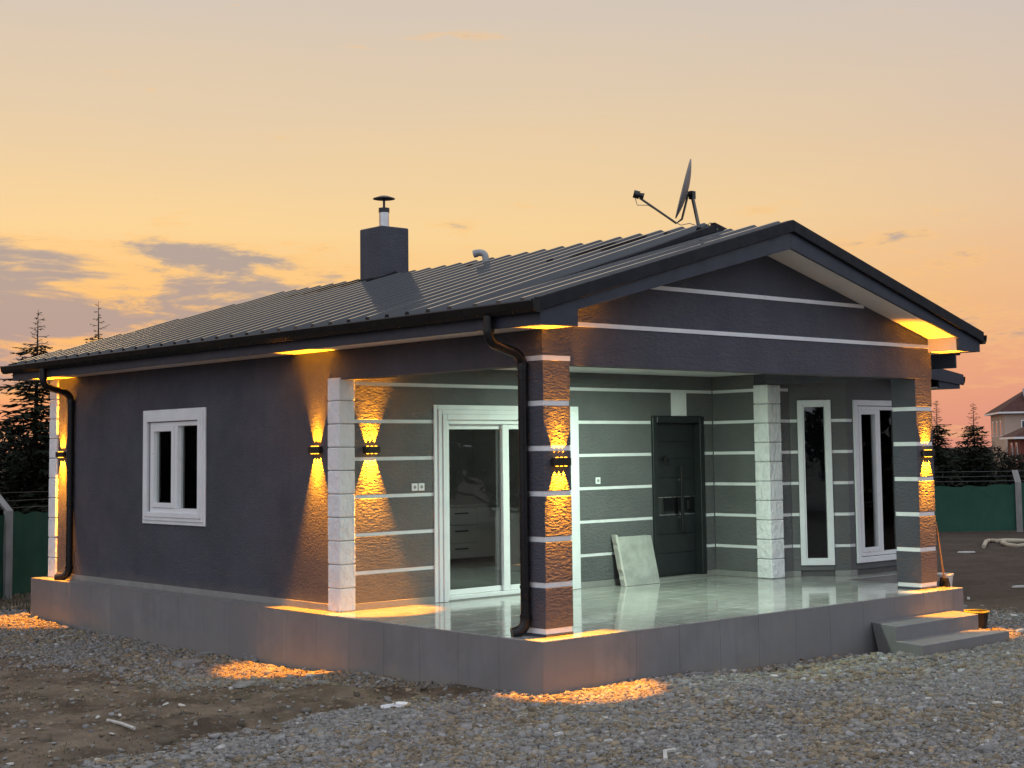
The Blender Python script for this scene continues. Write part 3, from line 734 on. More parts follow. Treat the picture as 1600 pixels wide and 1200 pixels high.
obj('soffit', MB().box(6.645, mir(-.1295), .2205, 1.2, 2.836, 2.849).box(mir(.31), mir(-.1295), -.1745, .2195, 2.836, 2.849), M_soffit, roof)
# main roof's right eave and the low roof over the bay
obj('fascia', MB().box(8.20, 8.23, SY, 11.25, 2.72, 2.91), M_fascia, roof, .003)
obj('roof_panel', MB().loft([(7.9, yy, 2.88+d) for yy, d in rib_profile(1.62, 10.9)+[(10.9, -.05), (1.62, -.05)]], [(9.55, yy, 2.66+d) for yy, d in rib_profile(1.62, 10.9)+[(10.9, -.05), (1.62, -.05)]]), M_roof, roof)
obj('fascia', MB().box(9.45, 9.48, 1.62, 10.9, 2.50, 2.61).box(8.96, 9.45, 1.62, 1.65, 2.50, 2.61).prism([(7.9, 2.70), (9.55, 2.55), (9.55, 2.70), (7.9, 2.92)], 'y', 1.60, 1.619), M_fascia, roof)
obj('soffit', MB().box(8.96, 9.449, 1.651, 10.9, 2.505, 2.52), M_soffit, roof)

def gutter(nm, x0, sgn, z, y0, y1):
    # open trough with a rolled lip: profile from the fascia outwards
    o = [(0, .0), (.0, -.075), (.018, -.098), (.075, -.098), (.105, -.060), (.118, .0), (.112, .012), (.100, .012)]
    i = [(.103, .0), (.092, -.056), (.069, -.088), (.022, -.088), (.008, -.070), (.008, .0)]
    poly = [(x0+sgn*a, z+b_) for a, b_ in o+i]
    return MB().prism(poly, 'y', y0, y1)
gt = obj('gutter', gutter('gutter', -.1605, -1, 3.035, -.235, 11.40), M_gutter, roof, smooth=False)
for yy in (-.24, 11.396):
    obj('gutter_end', MB().prism([(-.158, 3.045), (-.158, 2.96), (-.178, 2.934), (-.238, 2.934), (-.27, 2.972), (-.284, 3.05)], 'y', yy-.004, yy+.012), M_gutter, gt)
g2 = obj('gutter', gutter('gutter', mir(-.1605), 1, 3.025, -.235, 1.2), M_gutter, roof)
obj('gutter', gutter('gutter', 8.2305, 1, 2.91, 1.0, 11.3), M_gutter, roof)
obj('gutter', gutter('gutter', 9.4805, 1, 2.66, 1.60, 10.9), M_gutter, roof)

def arc(p0, p1, p2, n=6):
    p0, p1, p2 = Vector(p0), Vector(p1), Vector(p2)
    return [p0*(1-t_)**2+p1*2*t_*(1-t_)+p2*t_*t_ for t_ in np.linspace(0, 1, n)]
def downpipe(y, zb, sx):
    xg, xw = -.222, CX-.055
    pts = [(xg, y, 2.95), (xg, y, 2.86)]+arc((xg, y, 2.80), (xg, y, 2.72), (xg+.07, y, 2.69), 6)+arc((xw-.09, y, 2.62), (xw, y, 2.58), (xw, y, 2.48), 6)+[(xw, y, 1.2), (xw, y, .17)]
    sh = arc((xw, y, .16), (xw, y, .04), (xw-.12, y+sx, .03), 7)
    d = obj('downpipe', MB().tube(pts, .047, 16), M_gutter, ROOT, smooth=True)
    obj('shoe', MB().tube([(xw, y, .18)]+sh, .052, 16), M_gutter, d, smooth=True)
    for p, q in (((xg, y, 2.84), (xg, y, 2.80)), ((xw, y, 2.52), (xw, y, 2.47)), ((xw, y, .20), (xw, y, .16))): obj('collar', MB().tube([p, q], .055, 16), M_gutter, d, smooth=True)
    for z in (2.40, 1.3, .45): obj('clip', MB().tube([(xw, y, z-.012), (xw, y, z+.012)], .0525, 16).box(xw, CX-.001, y-.012, y+.012, z-.01, z+.01), M_gutter, d)
    return d
downpipe(.435, 0, .06); downpipe(10.06, 0, .16)
# short bent pipe under the right-hand eave
obj('downpipe', MB().tube([(7.10, .75, 2.94), (7.10, .75, 2.80)]+arc((7.10, .75, 2.76), (7.10, .75, 2.66), (6.95, .75, 2.62), 6)+[(6.68, .75, 2.57)], .04, 12), M_gutter, ROOT, smooth=True)

# chimney
ch = obj('chimney', MB().box(3.22, 3.70, 6.80, 7.33, 3.85, 4.885), M_wall, ROOT, .015)
obj('flashing', MB().prism([(3.205, 4.085), (CEN, 4.165), (3.715, 4.09), (3.715, 4.18), (CEN, 4.255), (3.205, 4.165)], 'y', 6.782, 7.348), M_cap, ch, .005)
obj('flue', MB().tube([(3.46, 7.065, 4.88), (3.46, 7.065, 5.16)], .072, 20), M_chrome, ch, smooth=True)
obj('flue_collar', MB().tube([(3.46, 7.065, 5.12), (3.46, 7.065, 5.185)], .078, 20), M_black, ch, smooth=True)
obj('cowl', MB().lathe([(.0, .262), (.06, .258), (.155, .225), (.16, .216), (.0, .238)], 20, (3.46, 7.065, 5.10)).tube([(3.46, 7.065, 5.16), (3.46, 7.065, 5.33)], .018, 8), M_black, ch, smooth=True)
# roof vent elbow
vp = arc((3.18, 4.50, 4.17), (3.18, 4.50, 4.25), (3.13, 4.57, 4.25), 6)
obj('vent_pipe', MB().tube([(3.18, 4.50, 3.95), (3.18, 4.50, 4.16)]+vp[1:]+[(3.11, 4.60, 4.245)], .044, 14).tube([(3.118, 4.59, 4.246), (3.09, 4.63, 4.235)], .050, 14), mat('grey_pipe', (.30, .30, .30), .5), ROOT, smooth=True)

# ---- rooms seen through the glass
inr = obj('interior', MB().box(.52, 8.70, QY+.26, FY-.26, .001, .02), M_intfloor, ROOT)
obj('interior_ceiling', MB().box(.496, 8.74, QY+.245, FY-.252, 2.60, 2.64), M_int, inr)
obj('partition', MB().box(6.30, 6.36, QY+.245, FY-.252, .02, 2.60).box(.497, 6.30, 8.55, 8.62, .02, 2.60), M_int, inr)
cab = thing('kitchen_cabinet', 'white kitchen base cabinet with three drawers behind the sliding door', 'cabinet', (5.75, 8.24, .02))
obj('carcass', MB().box(5.20, 6.24, 7.955, 8.53, .08, .86), M_cab, cab)
obj('worktop', MB().box(5.17, 6.27, 7.92, 8.54, .86, .90), mat('worktop', (.5, .5, .48), .3), cab, .003)
obj('plinth', MB().box(5.22, 6.22, 8.0, 8.5, .021, .08), M_black, cab)
for z0, z1 in ((.09, .31), (.32, .58), (.59, .85)):
    dw = obj('drawer', MB().box(5.21, 5.85, 7.933, 7.9548, z0, z1), M_cab, cab, .003)
    obj('handle', MB().box(5.40, 5.66, 7.918, 7.9328, z1-.09, z1-.072), M_black, dw)
obj('cupboard_door', MB().box(5.86, 6.235, 7.933, 7.9548, .09, .85), M_cab, cab, .003)
cab2 = thing('kitchen_island', 'white kitchen cupboard end with dark upright handle near the sliding door', 'cabinet', (5.45, 6.1, .02))
obj('carcass', MB().box(4.94, 5.9, 5.90, 6.45, .021, .86), M_cab, cab2, .004)
obj('worktop', MB().box(4.91, 5.93, 5.87, 6.48, .861, .90), mat('worktop', (.5, .5, .48), .3), cab2, .003)
obj('handle', MB().box(5.06, 5.08, 5.885, 5.8995, .45, .72), M_black, cab2)
def pendant(x, y, z, label):
    p_ = thing('pendant_lamp', label, 'lamp', (x, y, 2.60))
    obj('cord', MB().tube([(x, y, 2.60), (x, y, z+.1)], .006, 6), M_black, p_)
    for k in range(3):
        a_ = k*2.1+.4; obj('bulb', MB().lathe([(0, -.02), (.016, -.012), (.02, 0), (.012, .016), (0, .02)], 10, (x+.07*math.cos(a_), y+.07*math.sin(a_), z)), M_bulb, p_, smooth=True)
        obj('arm', MB().tube([(x, y, z+.1), (x+.07*math.cos(a_), y+.07*math.sin(a_), z+.02)], .005, 6), M_black, p_)
def pendant_glow(x, y, z, e):
    l_ = bpy.data.lights.new('pendant_glow', 'POINT'); l_.energy = e; l_.color = (.95, 1., .88); l_.shadow_soft_size = .06
    o_ = bpy.data.objects.new('pendant_glow', l_); col.objects.link(o_); o_.location = (x, y, z-.06)
pendant_glow(1.6, 8.2, 2.12, 3.); pendant_glow(3.35, 5.9, 2.20, 22.)
pendant(1.6, 8.2, 2.12, 'small three-bulb pendant lamp seen through the square side window')
pendant(3.35, 5.9, 2.20, 'small three-bulb pendant lamp seen through the porch sliding door')

# ------------------------------------------------------------------ wall lamps (amber, up and down)
AMB = (1., .325, .006)
LW = 520.
def wall_lamp(label, loc, rotz, w_=.20):
    L = thing('wall_lamp', label, 'wall lamp', loc, rotz, 'amber up-down wall lamps')
    # local frame: wall is the plane y = 0, outwards is -y
    obj('back_plate', MB().box(-w_*.42, w_*.42, -.008, -.0005, -.04, .04), M_lampbody, L, .003, local=True)
    obj('housing', MB().prism([(-w_/2, -.009), (-w_/2, -.055), (-w_*.36, -.078), (w_*.36, -.078), (w_/2, -.055), (w_/2, -.009)], 'z', -.038, .038), M_lampbody, L, .004, local=True)
    for s_ in (-1, 1):
        for k in (-1, 0, 1):
            obj('lens', MB().lathe([(0, 0), (.014, 0), (.014, .004*s_), (0, .006*s_)], 12, (k*.055, -.035, .0385*s_)), M_amber, L, local=True)
            ld = bpy.data.lights.new('lamp_beam', 'SPOT'); ld.energy = LW*(.46 if s_ > 0 else 1.2); ld.color = AMB; ld.spot_size = R(46); ld.spot_blend = .35; ld.shadow_soft_size = .006
            lo = bpy.data.objects.new('lamp_beam', ld); col.objects.link(lo); lo.parent = L
            lo.location = (k*.055, -.019, .041*s_); lo.rotation_euler = (math.pi+R(3) if s_ > 0 else R(-5), 0, 0)
    return L
HP = math.pi/2
wall_lamp('lit amber wall lamp on the long side wall next to the white corner stones', (CX, 3.945, 1.75), -HP, .22)
wall_lamp('lit amber wall lamp at the rear end of the side wall beside a downpipe', (CX, 10.42, 1.75), -HP, .22)
wall_lamp('lit amber wall lamp on the banded porch wall left of the sliding door', (.645, QY, 1.742), 0, .21)
wall_lamp('lit amber wall lamp on the porch column with the downpipe', (.43, .2115, 1.60), 0, .22)
wall_lamp('lit amber wall lamp on the porch column above the steps', (6.475, .2315, 1.612), 0, .22)

# porch ceiling lamp
pc = thing('ceiling_lamp', 'round white lamp on the porch ceiling behind the front beam', 'ceiling lamp', (3.5, 1.75, 2.68))
obj('rim', MB().lathe([(.0, -.001), (.17, -.001), (.17, -.035), (.155, -.04), (.155, -.03), (0, -.03)], 28), M_pvc, pc, smooth=True, local=True)
obj('diffuser', MB().lathe([(.0, -.032), (.154, -.032), (.154, -.038), (0, -.042)], 28), M_panel, pc, smooth=True, local=True)
al = bpy.data.lights.new('lamp_glow', 'AREA'); al.shape = 'DISK'; al.size = .30; al.energy = 125; al.color = (.74, 1., .80)
ao = bpy.data.objects.new('lamp_glow', al); col.objects.link(ao); ao.parent = pc; ao.location = (0, 0, -.046)

# ------------------------------------------------------------------ sockets
def socket(label, x, z, grp=None):
    s_ = thing('wall_socket', label, 'socket', (x, QY-.0005, z), 0, grp)
    obj('plate', MB().box(-.042, .042, -.010, 0, -.042, .042), M_pvc, s_, .003, local=True)
    obj('insert', MB().tube([(0, -.0101, 0), (0, -.0125, 0)], .019, 16), mat('socket_grey', (.25, .25, .25), .5), s_, local=True)
socket('square white switch beside the socket left of the sliding door', 1.255, 1.316)
socket('square white socket next to the sliding door moulding', 1.352, 1.316)
socket('single white socket between sliding door and entrance door', 4.15, 1.322)

# ------------------------------------------------------------------ satellite dish on the ridge
ds = thing('satellite_dish', 'grey offset satellite dish on a pole at the roof ridge', 'satellite dish', (3.40, 1.04, 4.19))
Mg = mat('dish_grey', (.16, .165, .17), .5, .4, vary=.1); Mp = mat('galvanised_pole', (.12, .11, .10), .45, .5, metal=.6)
up = Vector((0, 0, 1))
left_dir = -CR.copy(); left_dir.z = 0; left_dir.normalize()      # dish looks along the picture's left
left_dir = Vector((-.72, .69, 0))
pole_top = Vector((.01, .11, .36))
obj('pole', MB().tube([(0, 0, -.06), tuple(pole_top)], .021, 10), Mp, ds, smooth=True, local=True)
obj('foot_plate', MB().box(-.08, .08, -.08, .08, -.035, -.02), Mp, ds, local=True)
hub = pole_top+left_dir*.045+up*.02
obj('bracket', MB().tube([tuple(pole_top+up*.03), tuple(hub)], .03, 8).box(pole_top.x-.028, pole_top.x+.028, pole_top.y-.028, pole_top.y+.028, pole_top.z-.04, pole_top.z+.05), M_black, ds, local=True)
axis = (left_dir*math.cos(R(15))+up*math.sin(-R(-15))).normalized()
ax_r = axis.cross(up).normalized(); ax_u = ax_r.cross(axis).normalized()
mb = MB(); nR, nA = 7, 28; dc = hub+axis*.02+ax_u*.045
for side_ in (0, 1):
    for i in range(nR+1):
        rr = i/nR
        for k in range(nA):
            a_ = 2*math.pi*k/nA; p_ = dc+ax_r*(.33*rr*math.cos(a_))+ax_u*(.345*rr*math.sin(a_))+axis*(.055*rr*rr-side_*.012)
            mb.v.append(tuple(p_))
for side_ in (0, 1):
    o_ = side_*(nR+1)*nA
    for i in range(nR):
        for k in range(nA): mb.f.append((o_+i*nA+k, o_+i*nA+(k+1) % nA, o_+(i+1)*nA+(k+1) % nA, o_+(i+1)*nA+k))
for k in range(nA): mb.f.append((nR*nA+k, nR*nA+(k+1) % nA, (2*nR+1)*nA+(k+1) % nA, (2*nR+1)*nA+k))
obj('reflector', mb, Mg, ds, smooth=True, local=True)
elbow = dc-ax_u*.40-axis*.02; feed = dc+axis*.50-ax_u*.22
obj('feed_arm', MB().tube([tuple(hub), tuple(hub-ax_u*.25), tuple(elbow+ax_u*.06), tuple(elbow+axis*.05), tuple(feed)], .013, 8), Mp, ds, smooth=True, local=True)
obj('receiver', MB().tube([tuple(feed+axis*.07+up*.03), tuple(feed+axis*.0+up*.03)], .045, 12).tube([tuple(feed+axis*.0+up*.03), tuple(feed-axis*.05+up*.03)], [.028, .036], 12), M_black, ds, smooth=True, local=True)
obj('cable', MB().tube([tuple(feed+axis*.05-up*.02), tuple(feed+axis*.03-up*.09), tuple(feed-axis*.1-up*.06)]+[tuple(Vector(elbow)+left_dir*-.1*k+up*(.02*math.sin(k*2))-up*.01) for k in range(4)]+[(.05, -.12, .03), (.08, -.2, -.06)], .005, 5), mat('pale_cable', (.3, .28, .25), .6), ds, local=True)

# ------------------------------------------------------------------ tiles leaning by the door
Mt = mat('loose_tile_face', (.36, .365, .33), .35, .4, vary=.18, vscale=5., dirt=((.24, .24, .21), 7., .5)); Mcb = mat('torn_cardboard', (.52, .50, .45), .9, .1, vary=.1)
for k in range(4):
    lab = ['large grey floor tile at the front of the leaning stack by the entrance door', 'large grey floor tile second from the front in the leaning stack', 'large grey floor tile third from the front in the leaning stack', 'large grey floor tile against the wall at the back of the leaning stack'][k]
    o_ = MB().box(0, .60, 0, .012, 0, .62).mesh('leaning_tile', Mt, .002)
    t_ = link('leaning_tile', o_, None, (4.385+(.004*k if k else .0), 3.262+.022*k, .003)); t_.rotation_euler = (R(-14), 0, R(1.0*(k-1)))
    tag(t_, lab, 'tile', 'tiles leaning beside the entrance door')
cb = MB(); pr = random.Random(3); zs_ = np.linspace(0, .635, 16); vv = []
for zq in zs_:
    d0 = pr.uniform(.0, .022); off = .25*zq
    vv += [(4.362-d0, 3.252+off, zq+.002), (4.381, 3.250+off, zq+.002), (4.381, 3.335+off-pr.uniform(0, .02), zq+.002), (4.362-d0*.5, 3.335+off, zq+.002)]
cb.add(vv, [(i*4+j, i*4+(j+1) % 4, i*4+4+(j+1) % 4, i*4+4+j) for i in range(15) for j in range(4)]+[(3, 2, 1, 0), (60, 61, 62, 63)])
tag(obj('torn_packaging', cb, Mcb), 'strip of torn pale cardboard along the edge of the leaning tiles', 'cardboard')

# ------------------------------------------------------------------ odds and ends by the steps
bk = thing('bucket', 'small white plastic bucket beside the right porch column', 'bucket', (6.96, .37, -.079))
obj('body', MB().lathe([(.0, .0), (.095, .0), (.125, .20), (.133, .20), (.133, .22), (.118, .22), (.09, .012), (0, .012)], 24), mat('bucket_white', (.6, .59, .56), .5, dirt=((.3, .28, .24), 8., .5)), bk, smooth=True, local=True)
obj('handle', MB().tube([(.13*math.cos(a_), .13*math.sin(a_)*.5-.02, .205-.09*math.sin(a_)) for a_ in np.linspace(0, math.pi, 12)], .004, 6), M_chrome, bk, local=True)
br = thing('broom', 'wooden broom leaning against the right porch column with bristles down', 'broom', (6.79, .24, .001))
obj('stick', MB().tube([(0, 0, .10), (-.125, .01, .78)], .012, 8), mat('broom_wood', (.28, .16, .07), .6), br, smooth=True, local=True)
obj('head', MB().box(-.025, .025, -.05, .05, .06, .11), M_black, br, .006, local=True)
hb = MB()
for k in range(60):
    a_, b_ = pr.uniform(-.03, .03), pr.uniform(-.065, .065); hb.tube([(a_*.8, b_*.9, .075), (a_*1.2, b_*1.1, .0)], .003, 4)
obj('bristles', hb, M_black, br, local=True)
tb = thing('mortar_tub', 'black rubber mortar tub with yellow rim behind the steps', 'tub', (7.13, .03, float(gz(7.13, .03))-.01))
obj('body', MB().lathe([(.0, .0), (.11, .0), (.15, .22), (.14, .22), (.10, .02), (0, .02)], 24), M_black, tb, smooth=True, local=True)
obj('rim', MB().tube([(.15*math.cos(a_), .15*math.sin(a_), .225) for a_ in np.linspace(0, 2*math.pi, 28)], .012, 8), mat('yellow_rim', (.45, .33, .02), .5), tb, smooth=True, local=True)
sb_ = obj('concrete_block', MB().box(-.10, .10, -.10, .10, 0, .44), mat('concrete_block', (.20, .195, .18), .95, bump=[(40, .006, (1, 1, 1), 3.)]), None, .008, loc=(6.96, .37, -.52))
tag(sb_, 'upright concrete block under the white bucket beside the terrace', 'block')
blk = obj('concrete_block', MB().box(-.2, .2, -.1, .1, 0, .19), mat('concrete_block', (.20, .195, .18), .95, bump=[(40, .006, (1, 1, 1), 3.)]), None, .008, loc=(7.5, .55, -.5), rot=(0, 0, .3))
tag(blk, 'grey concrete block on the gravel behind the black tub', 'block')
def gpt(x, y, h=0.): return (x, y, float(gz(x, y))+h)
# garden hose far to the right

# scraps: only where the photograph shows them; each its own piece
Mscr = mat('pale_scrap', (.52, .50, .46), .8, .2, vary=.15, vscale=12.); Mwood = mat('grey_wood_scrap', (.26, .23, .19), .85, .2, vary=.25, vscale=14.); Mstone = mat('stone_slab', (.24, .23, .22), .9, .2, vary=.2, vscale=9., bump=[(25, .01, (1, 1, 1), 3.)])
def on_ground(u_, v_):
    d = fwd+CR*((u_-848.5)/FPX)-CU*((v_-520.1)/FPX); z = -.55
    for _ in range(4):
        t_ = (z-CAM.z)/d.z; p_ = CAM+d*t_; z = float(gz(p_.x, p_.y))
    return p_.x, p_.y, z
def scrap(nm, label, cat, u_, v_, sx, sy, sz, rz, m, group=None, tilt=0.):
    x_, y_, z_ = on_ground(u_, v_); n_ = 7; prr = random.Random(int(u_*7+v_)); top = []; 
    for k in range(n_):
        a_ = 2*math.pi*k/n_; f_ = prr.uniform(.75, 1.15); top.append((sx/2*math.cos(a_)*f_, sy/2*math.sin(a_)*f_))
    o_ = obj(nm, MB().loft([(a, b, 0) for a, b in top], [(a*.93, b*.9, sz*prr.uniform(.75, 1.1)) for a, b in top]), m, None, loc=(x_, y_, z_+.004), rot=(tilt, tilt*.6, rz))
    return tag(o_, label, cat, group)
hp = [Vector(on_ground(*q))+Vector((0, 0, .04)) for q in ((1537, 856), (1541, 850), (1547, 847), (1558, 848), (1572, 847), (1590, 847), (1606, 848), (1616, 850), (1606, 853), (1590, 855), (1576, 854), (1566, 851), (1570, 848.5), (1590, 849), (1625, 849))]
hs = []
for k in range(len(hp)-1): hs += [hp[k].lerp(hp[k+1], j/4) for j in range(4)]
tag(obj('garden_hose', MB().tube(hs, .045, 8), mat('hose_beige', (.42, .36, .26), .6), smooth=True), 'pale garden hose lying in loops on the dark soil', 'hose')
G1 = 'stone slabs lying along the side of the terrace'
scrap('stone_slab', 'broad flat stone slab on the gravel strip left of the amber pool of light', 'stone', 292, 1040, .52, .30, .05, .5, Mstone, G1, .05)
scrap('stone_slab', 'thin stone slab leaning at the terrace foot above the broad flat slab', 'stone', 322, 1024, .40, .16, .03, .2, Mstone, G1, .06)
for u_, v_, sx in ((192, 1050, .26), (220, 1052, .24), (232, 1062, .28)):
    scrap('stone_slab', 'small flat stone slab in the row between the gravel strip and the soil', 'stone', u_, v_, sx, .1, .035, .9, Mstone, G1, .08)
scrap('stone_slab', 'flat stone slab on the soil just below the amber pool of light', 'stone', 380, 1077, .45, .2, .02, .6, Mstone, G1)
for u_, v_, sx, sy in ((132, 984, .09, .07), (139, 990, .12, .08), (288, 1013, .12, .08), (385, 1030, .12, .09), (398, 1032, .10, .08)):
    scrap('rubble_stone', 'pale lump of rubble at the foot of the terrace side', 'stone', u_, v_, sx, sy, sy*.7, u_, Mstone, 'rubble lumps along the terrace foot')
x_, y_, z_ = on_ground(168, 1130); x2, y2, z2 = on_ground(210, 1143)
tag(obj('wooden_stick', MB().tube([(x_, y_, z_+.025), ((x_+x2)/2, (y_+y2)/2, (z_+z2)/2+.03), (x2, y2, z2+.02)], .014, 6), Mscr), 'pale straight stick lying in the rut of bare soil', 'stick')
for u_, v_, s_ in ((153, 1123, .13), (187, 1119, .11), (259, 1102, .14), (284, 1103, .14), (344, 1112, .10), (175, 1148, .12), (150, 1188, .16), (80, 1175, .08), (15, 1196, .14), (60, 1140, .06), (256, 1176, .05), (20, 1020, .11), (120, 1080, .08), (300, 1088, .08)):
    scrap('plaster_scrap', 'small pale plaster scrap on the bare soil left of the gravel', 'scrap', u_, v_, s_*.75, s_*.32, .010, u_*1.3, Mscr, 'plaster scraps on the soil', .12)
for u_, v_, s_, lab in ((606, 1107, .14, 'shorter white plastic scrap where bare soil meets the gravel'), (628, 1105, .18, 'longer white plastic scrap where bare soil meets the gravel')):
    scrap('plastic_scrap', lab, 'scrap', u_, v_, s_, s_*.4, .035, u_, M_pvc, 'plastic scraps at the gravel edge', .2)
for u_, v_, s_ in ((1125, 1064, .10), (1212, 1059, .12), (1558, 1100, .14), (1038, 1152, .08), (1178, 1152, .08), (1222, 1152, .12), (1000, 1162, .07), (1520, 1102, .10), (1424, 1180, .07)):
    scrap('paper_scrap', 'small pale scrap lying on the open gravel before the porch', 'scrap', u_, v_, s_, s_*.5, .016, u_, Mscr, 'scraps on the gravel', .15)
x_, y_, z_ = on_ground(1040, 1192); 
tag(obj('bent_lath', MB().tube([(x_, y_, z_+.02), (x_+.10, y_+.10, z_+.05), (x_+.22, y_+.12, z_+.04)], .016, 6), Mscr), 'bent pale strip of lath lying on the gravel', 'scrap')
scrap('glove', 'crumpled yellow work glove at the foot of the steps', 'glove', 1412, 1021, .14, .09, .05, .4, mat('yellow_glove', (.42, .33, .04), .8), None, .1)
for u_, v_, s_, rz, lab in ((1585, 964, .42, .6, 'long pale offcut on the gravel edge beyond the black tub'), (1594, 988, .30, .2, 'short pale offcut on the gravel right of the steps'), (1513, 936, .22, .5, 'small pale offcut on the dark soil behind the terrace corner'), (1510, 864, .45, -.6, 'narrow pale offcut on the dark soil before the far green fence'), (1592, 919, .35, -.4, 'crumpled pale offcut alone on the dark soil')):
    scrap('board_scrap', lab, 'scrap', u_, v_, s_, s_*.25, .03, rz, Mscr, 'offcuts beyond the steps', .02)

# ------------------------------------------------------------------ fences
Mnet = mat('green_windbreak_net', (.030, .088, .060), .85, .2, vary=.12, vscale=.8, bump=[(3., .05, (1, 1, .4), 2.), (90, .002, (1, 1, 1), 1.)])
Mpost = mat('concrete_post', (.28, .27, .26), .9, .2, vary=.15, vscale=3.); Mwire = mat('fence_wire', (.10, .10, .10), .5, metal=.6)
def fence(label, A, B, nb, h, lean):
    A, B = Vector(A), Vector(B); F_ = thing('fence', label, 'fence', (A.x, A.y, A.z)); d = (B-A)/nb; nrm = Vector((-d.y, d.x, 0)).normalized()*lean
    for k in range(nb+1):
        p_ = A+d*k; x_, y_ = p_.x, p_.y; z_ = float(gz(x_, y_))
        s_ = .055
        lo = [(x_-s_, y_-s_, z_-.1), (x_+s_, y_-s_, z_-.1), (x_+s_, y_+s_, z_-.1), (x_-s_, y_+s_, z_-.1)]; hi = [(a, b, z_+h*1.02) for a, b, c in lo]
        tp = [(a+nrm.x*.28, b+nrm.y*.28, z_+h*1.02+.30) for a, b, c in lo]
        obj('post', MB().loft(lo, hi).loft(hi, tp), Mpost, F_)
        if k < nb:
            n_ = 14; v_ = []; f_ = []
            for i in range(n_+1):
                q = p_+d*(i/n_); zq = float(gz(q.x, q.y)); sag = -.05*math.sin(math.pi*i/n_)-.02*math.sin(i*1.9+k); bul = nrm*.06+nrm*(.02*math.sin(i*2.1+k*1.3))
                for zz_, o_ in ((zq+.03, 0), (zq+h*.5, 1), (zq+h+sag, 0)):
                    v_.append((q.x+bul.x*(1+.6*o_), q.y+bul.y*(1+.6*o_), zz_))
            for i in range(n_):
                for j in range(2): f_.append((i*3+j, i*3+3+j, i*3+4+j, i*3+1+j))
            obj('net_screen', MB().add(v_, f_), Mnet, F_, smooth=True)
            for hh in (h*1.05, h*1.02+.15, h*1.02+.28):
                off = nrm*.28*max(0, (hh-h*1.02)/.30)
                a_, b_ = p_+off, p_+d+off
                obj('wire', MB().tube([(a_.x, a_.y, z_+hh), (b_.x, b_.y, float(gz(b_.x, b_.y))+hh)], .006, 4), Mwire, F_)
    return F_
fence('green net fence with concrete posts beside the conifers behind the side wall', (-3.4, 10.9, -.5), (9.0, 18.6, -.5), 6, 1.36, 1)
fence('green net fence with concrete posts across the field beyond the steps', (19.5, 16.2, -.5), (33.5, 2.0, -.5), 7, 1.22, 1)

# ------------------------------------------------------------------ trees
Mneedle = mat('conifer_needles', (.022, .030, .018), .8, .15, vary=.5, vscale=2.5); Mbark = mat('bark', (.045, .036, .028), .95, .1, vary=.3, vscale=9.)
Mbare = mat('bare_twig', (.070, .052, .042), .95, .1, vary=.3, vscale=6.); Mdry = mat('dark_hedge_leaf', (.022, .024, .016), .85, .15, vary=.5, vscale=2.)
def conifer(label, x, y, H, Rr, seed, dens=1., twig=1., leader=.8, group='conifers behind the fences'):
    rg = random.Random(seed); z0 = float(gz(x, y)); T = thing('conifer', label, 'tree', (x, y, z0), 0, group)
    tr = MB().tube([(0, 0, -.1), (.02*H*rg.uniform(-.3, .3), 0, H*.5), (0, 0, H)], [.017*H, .010*H, .003], 7)
    tri = []; h = H*.05; a_ = rg.uniform(0, 6.28)
    while h < H-.02:
        top = h > H-leader; f_ = (1-h/H); a_ += 2.4+rg.uniform(-.5, .5)
        if top: L = (.05+.42*(H-h)/leader*Rr*(leader/H)**.6)*rg.uniform(.4, 1.3); dz = rg.uniform(-.1, .35)*L
        else: L = Rr*f_**.75*rg.uniform(.45, 1.15)*(1.25 if rg.random() < .12 else 1); dz = rg.uniform(-.05, .22)*L
        m_ = max(3, int(L/.10)); pts = [Vector((0, 0, h))]
        for i in range(1, m_+1):
            s_ = i/m_; wob = .06*L*math.sin(s_*5+h*7)*s_
            pts.append(Vector((math.cos(a_)*L*s_-math.sin(a_)*wob, math.sin(a_)*L*s_+math.cos(a_)*wob, h+dz*s_-(.30 if not top else .1)*L*s_*s_+.20*L*s_**4)))
        tr.tube(pts, [.004+.011*min(1, L)*(1-i/len(pts)) for i in range(len(pts))], 4, cap=False)
        for i in range(1, len(pts)):
            s_ = i/m_; p_ = pts[i]; n_ = 5 if not top else 3
            for q in range(n_):
                sd_ = a_+rg.choice((-1, 1))*rg.uniform(.3, 1.2); ln = (.07+.22*(1-abs(2*s_-.9))*min(1, L))*rg.uniform(.5, 1.3)*twig*(1 if not top else .8)
                d = Vector((math.cos(sd_), math.sin(sd_), rg.uniform(-.5, .15))).normalized(); sdv = Vector((-d.y, d.x, rg.uniform(-.8, .8))).normalized()*((.014+.055*ln) if not top else .008)
                b_ = p_-(pts[i]-pts[i-1])*rg.random(); e = b_+d*ln
                tri.append((b_-sdv*.5, b_+d*ln*.5-sdv, e, b_+d*ln*.55+sdv))
        h += H*.0036/dens*rg.uniform(.5, 1.5)*(1 if not top else 2.6)
    v_ = [tuple(p_) for q in tri for p_ in q]; me_ = bpy.data.meshes.new('crown'); me_.from_pydata(v_, [], [tuple(range(i, i+4)) for i in range(0, len(v_), 4)]); me_.materials.append(Mneedle)
    obj('trunk', tr, Mbark, T, smooth=True, local=True); link('crown', me_, T, local=True)
    return T
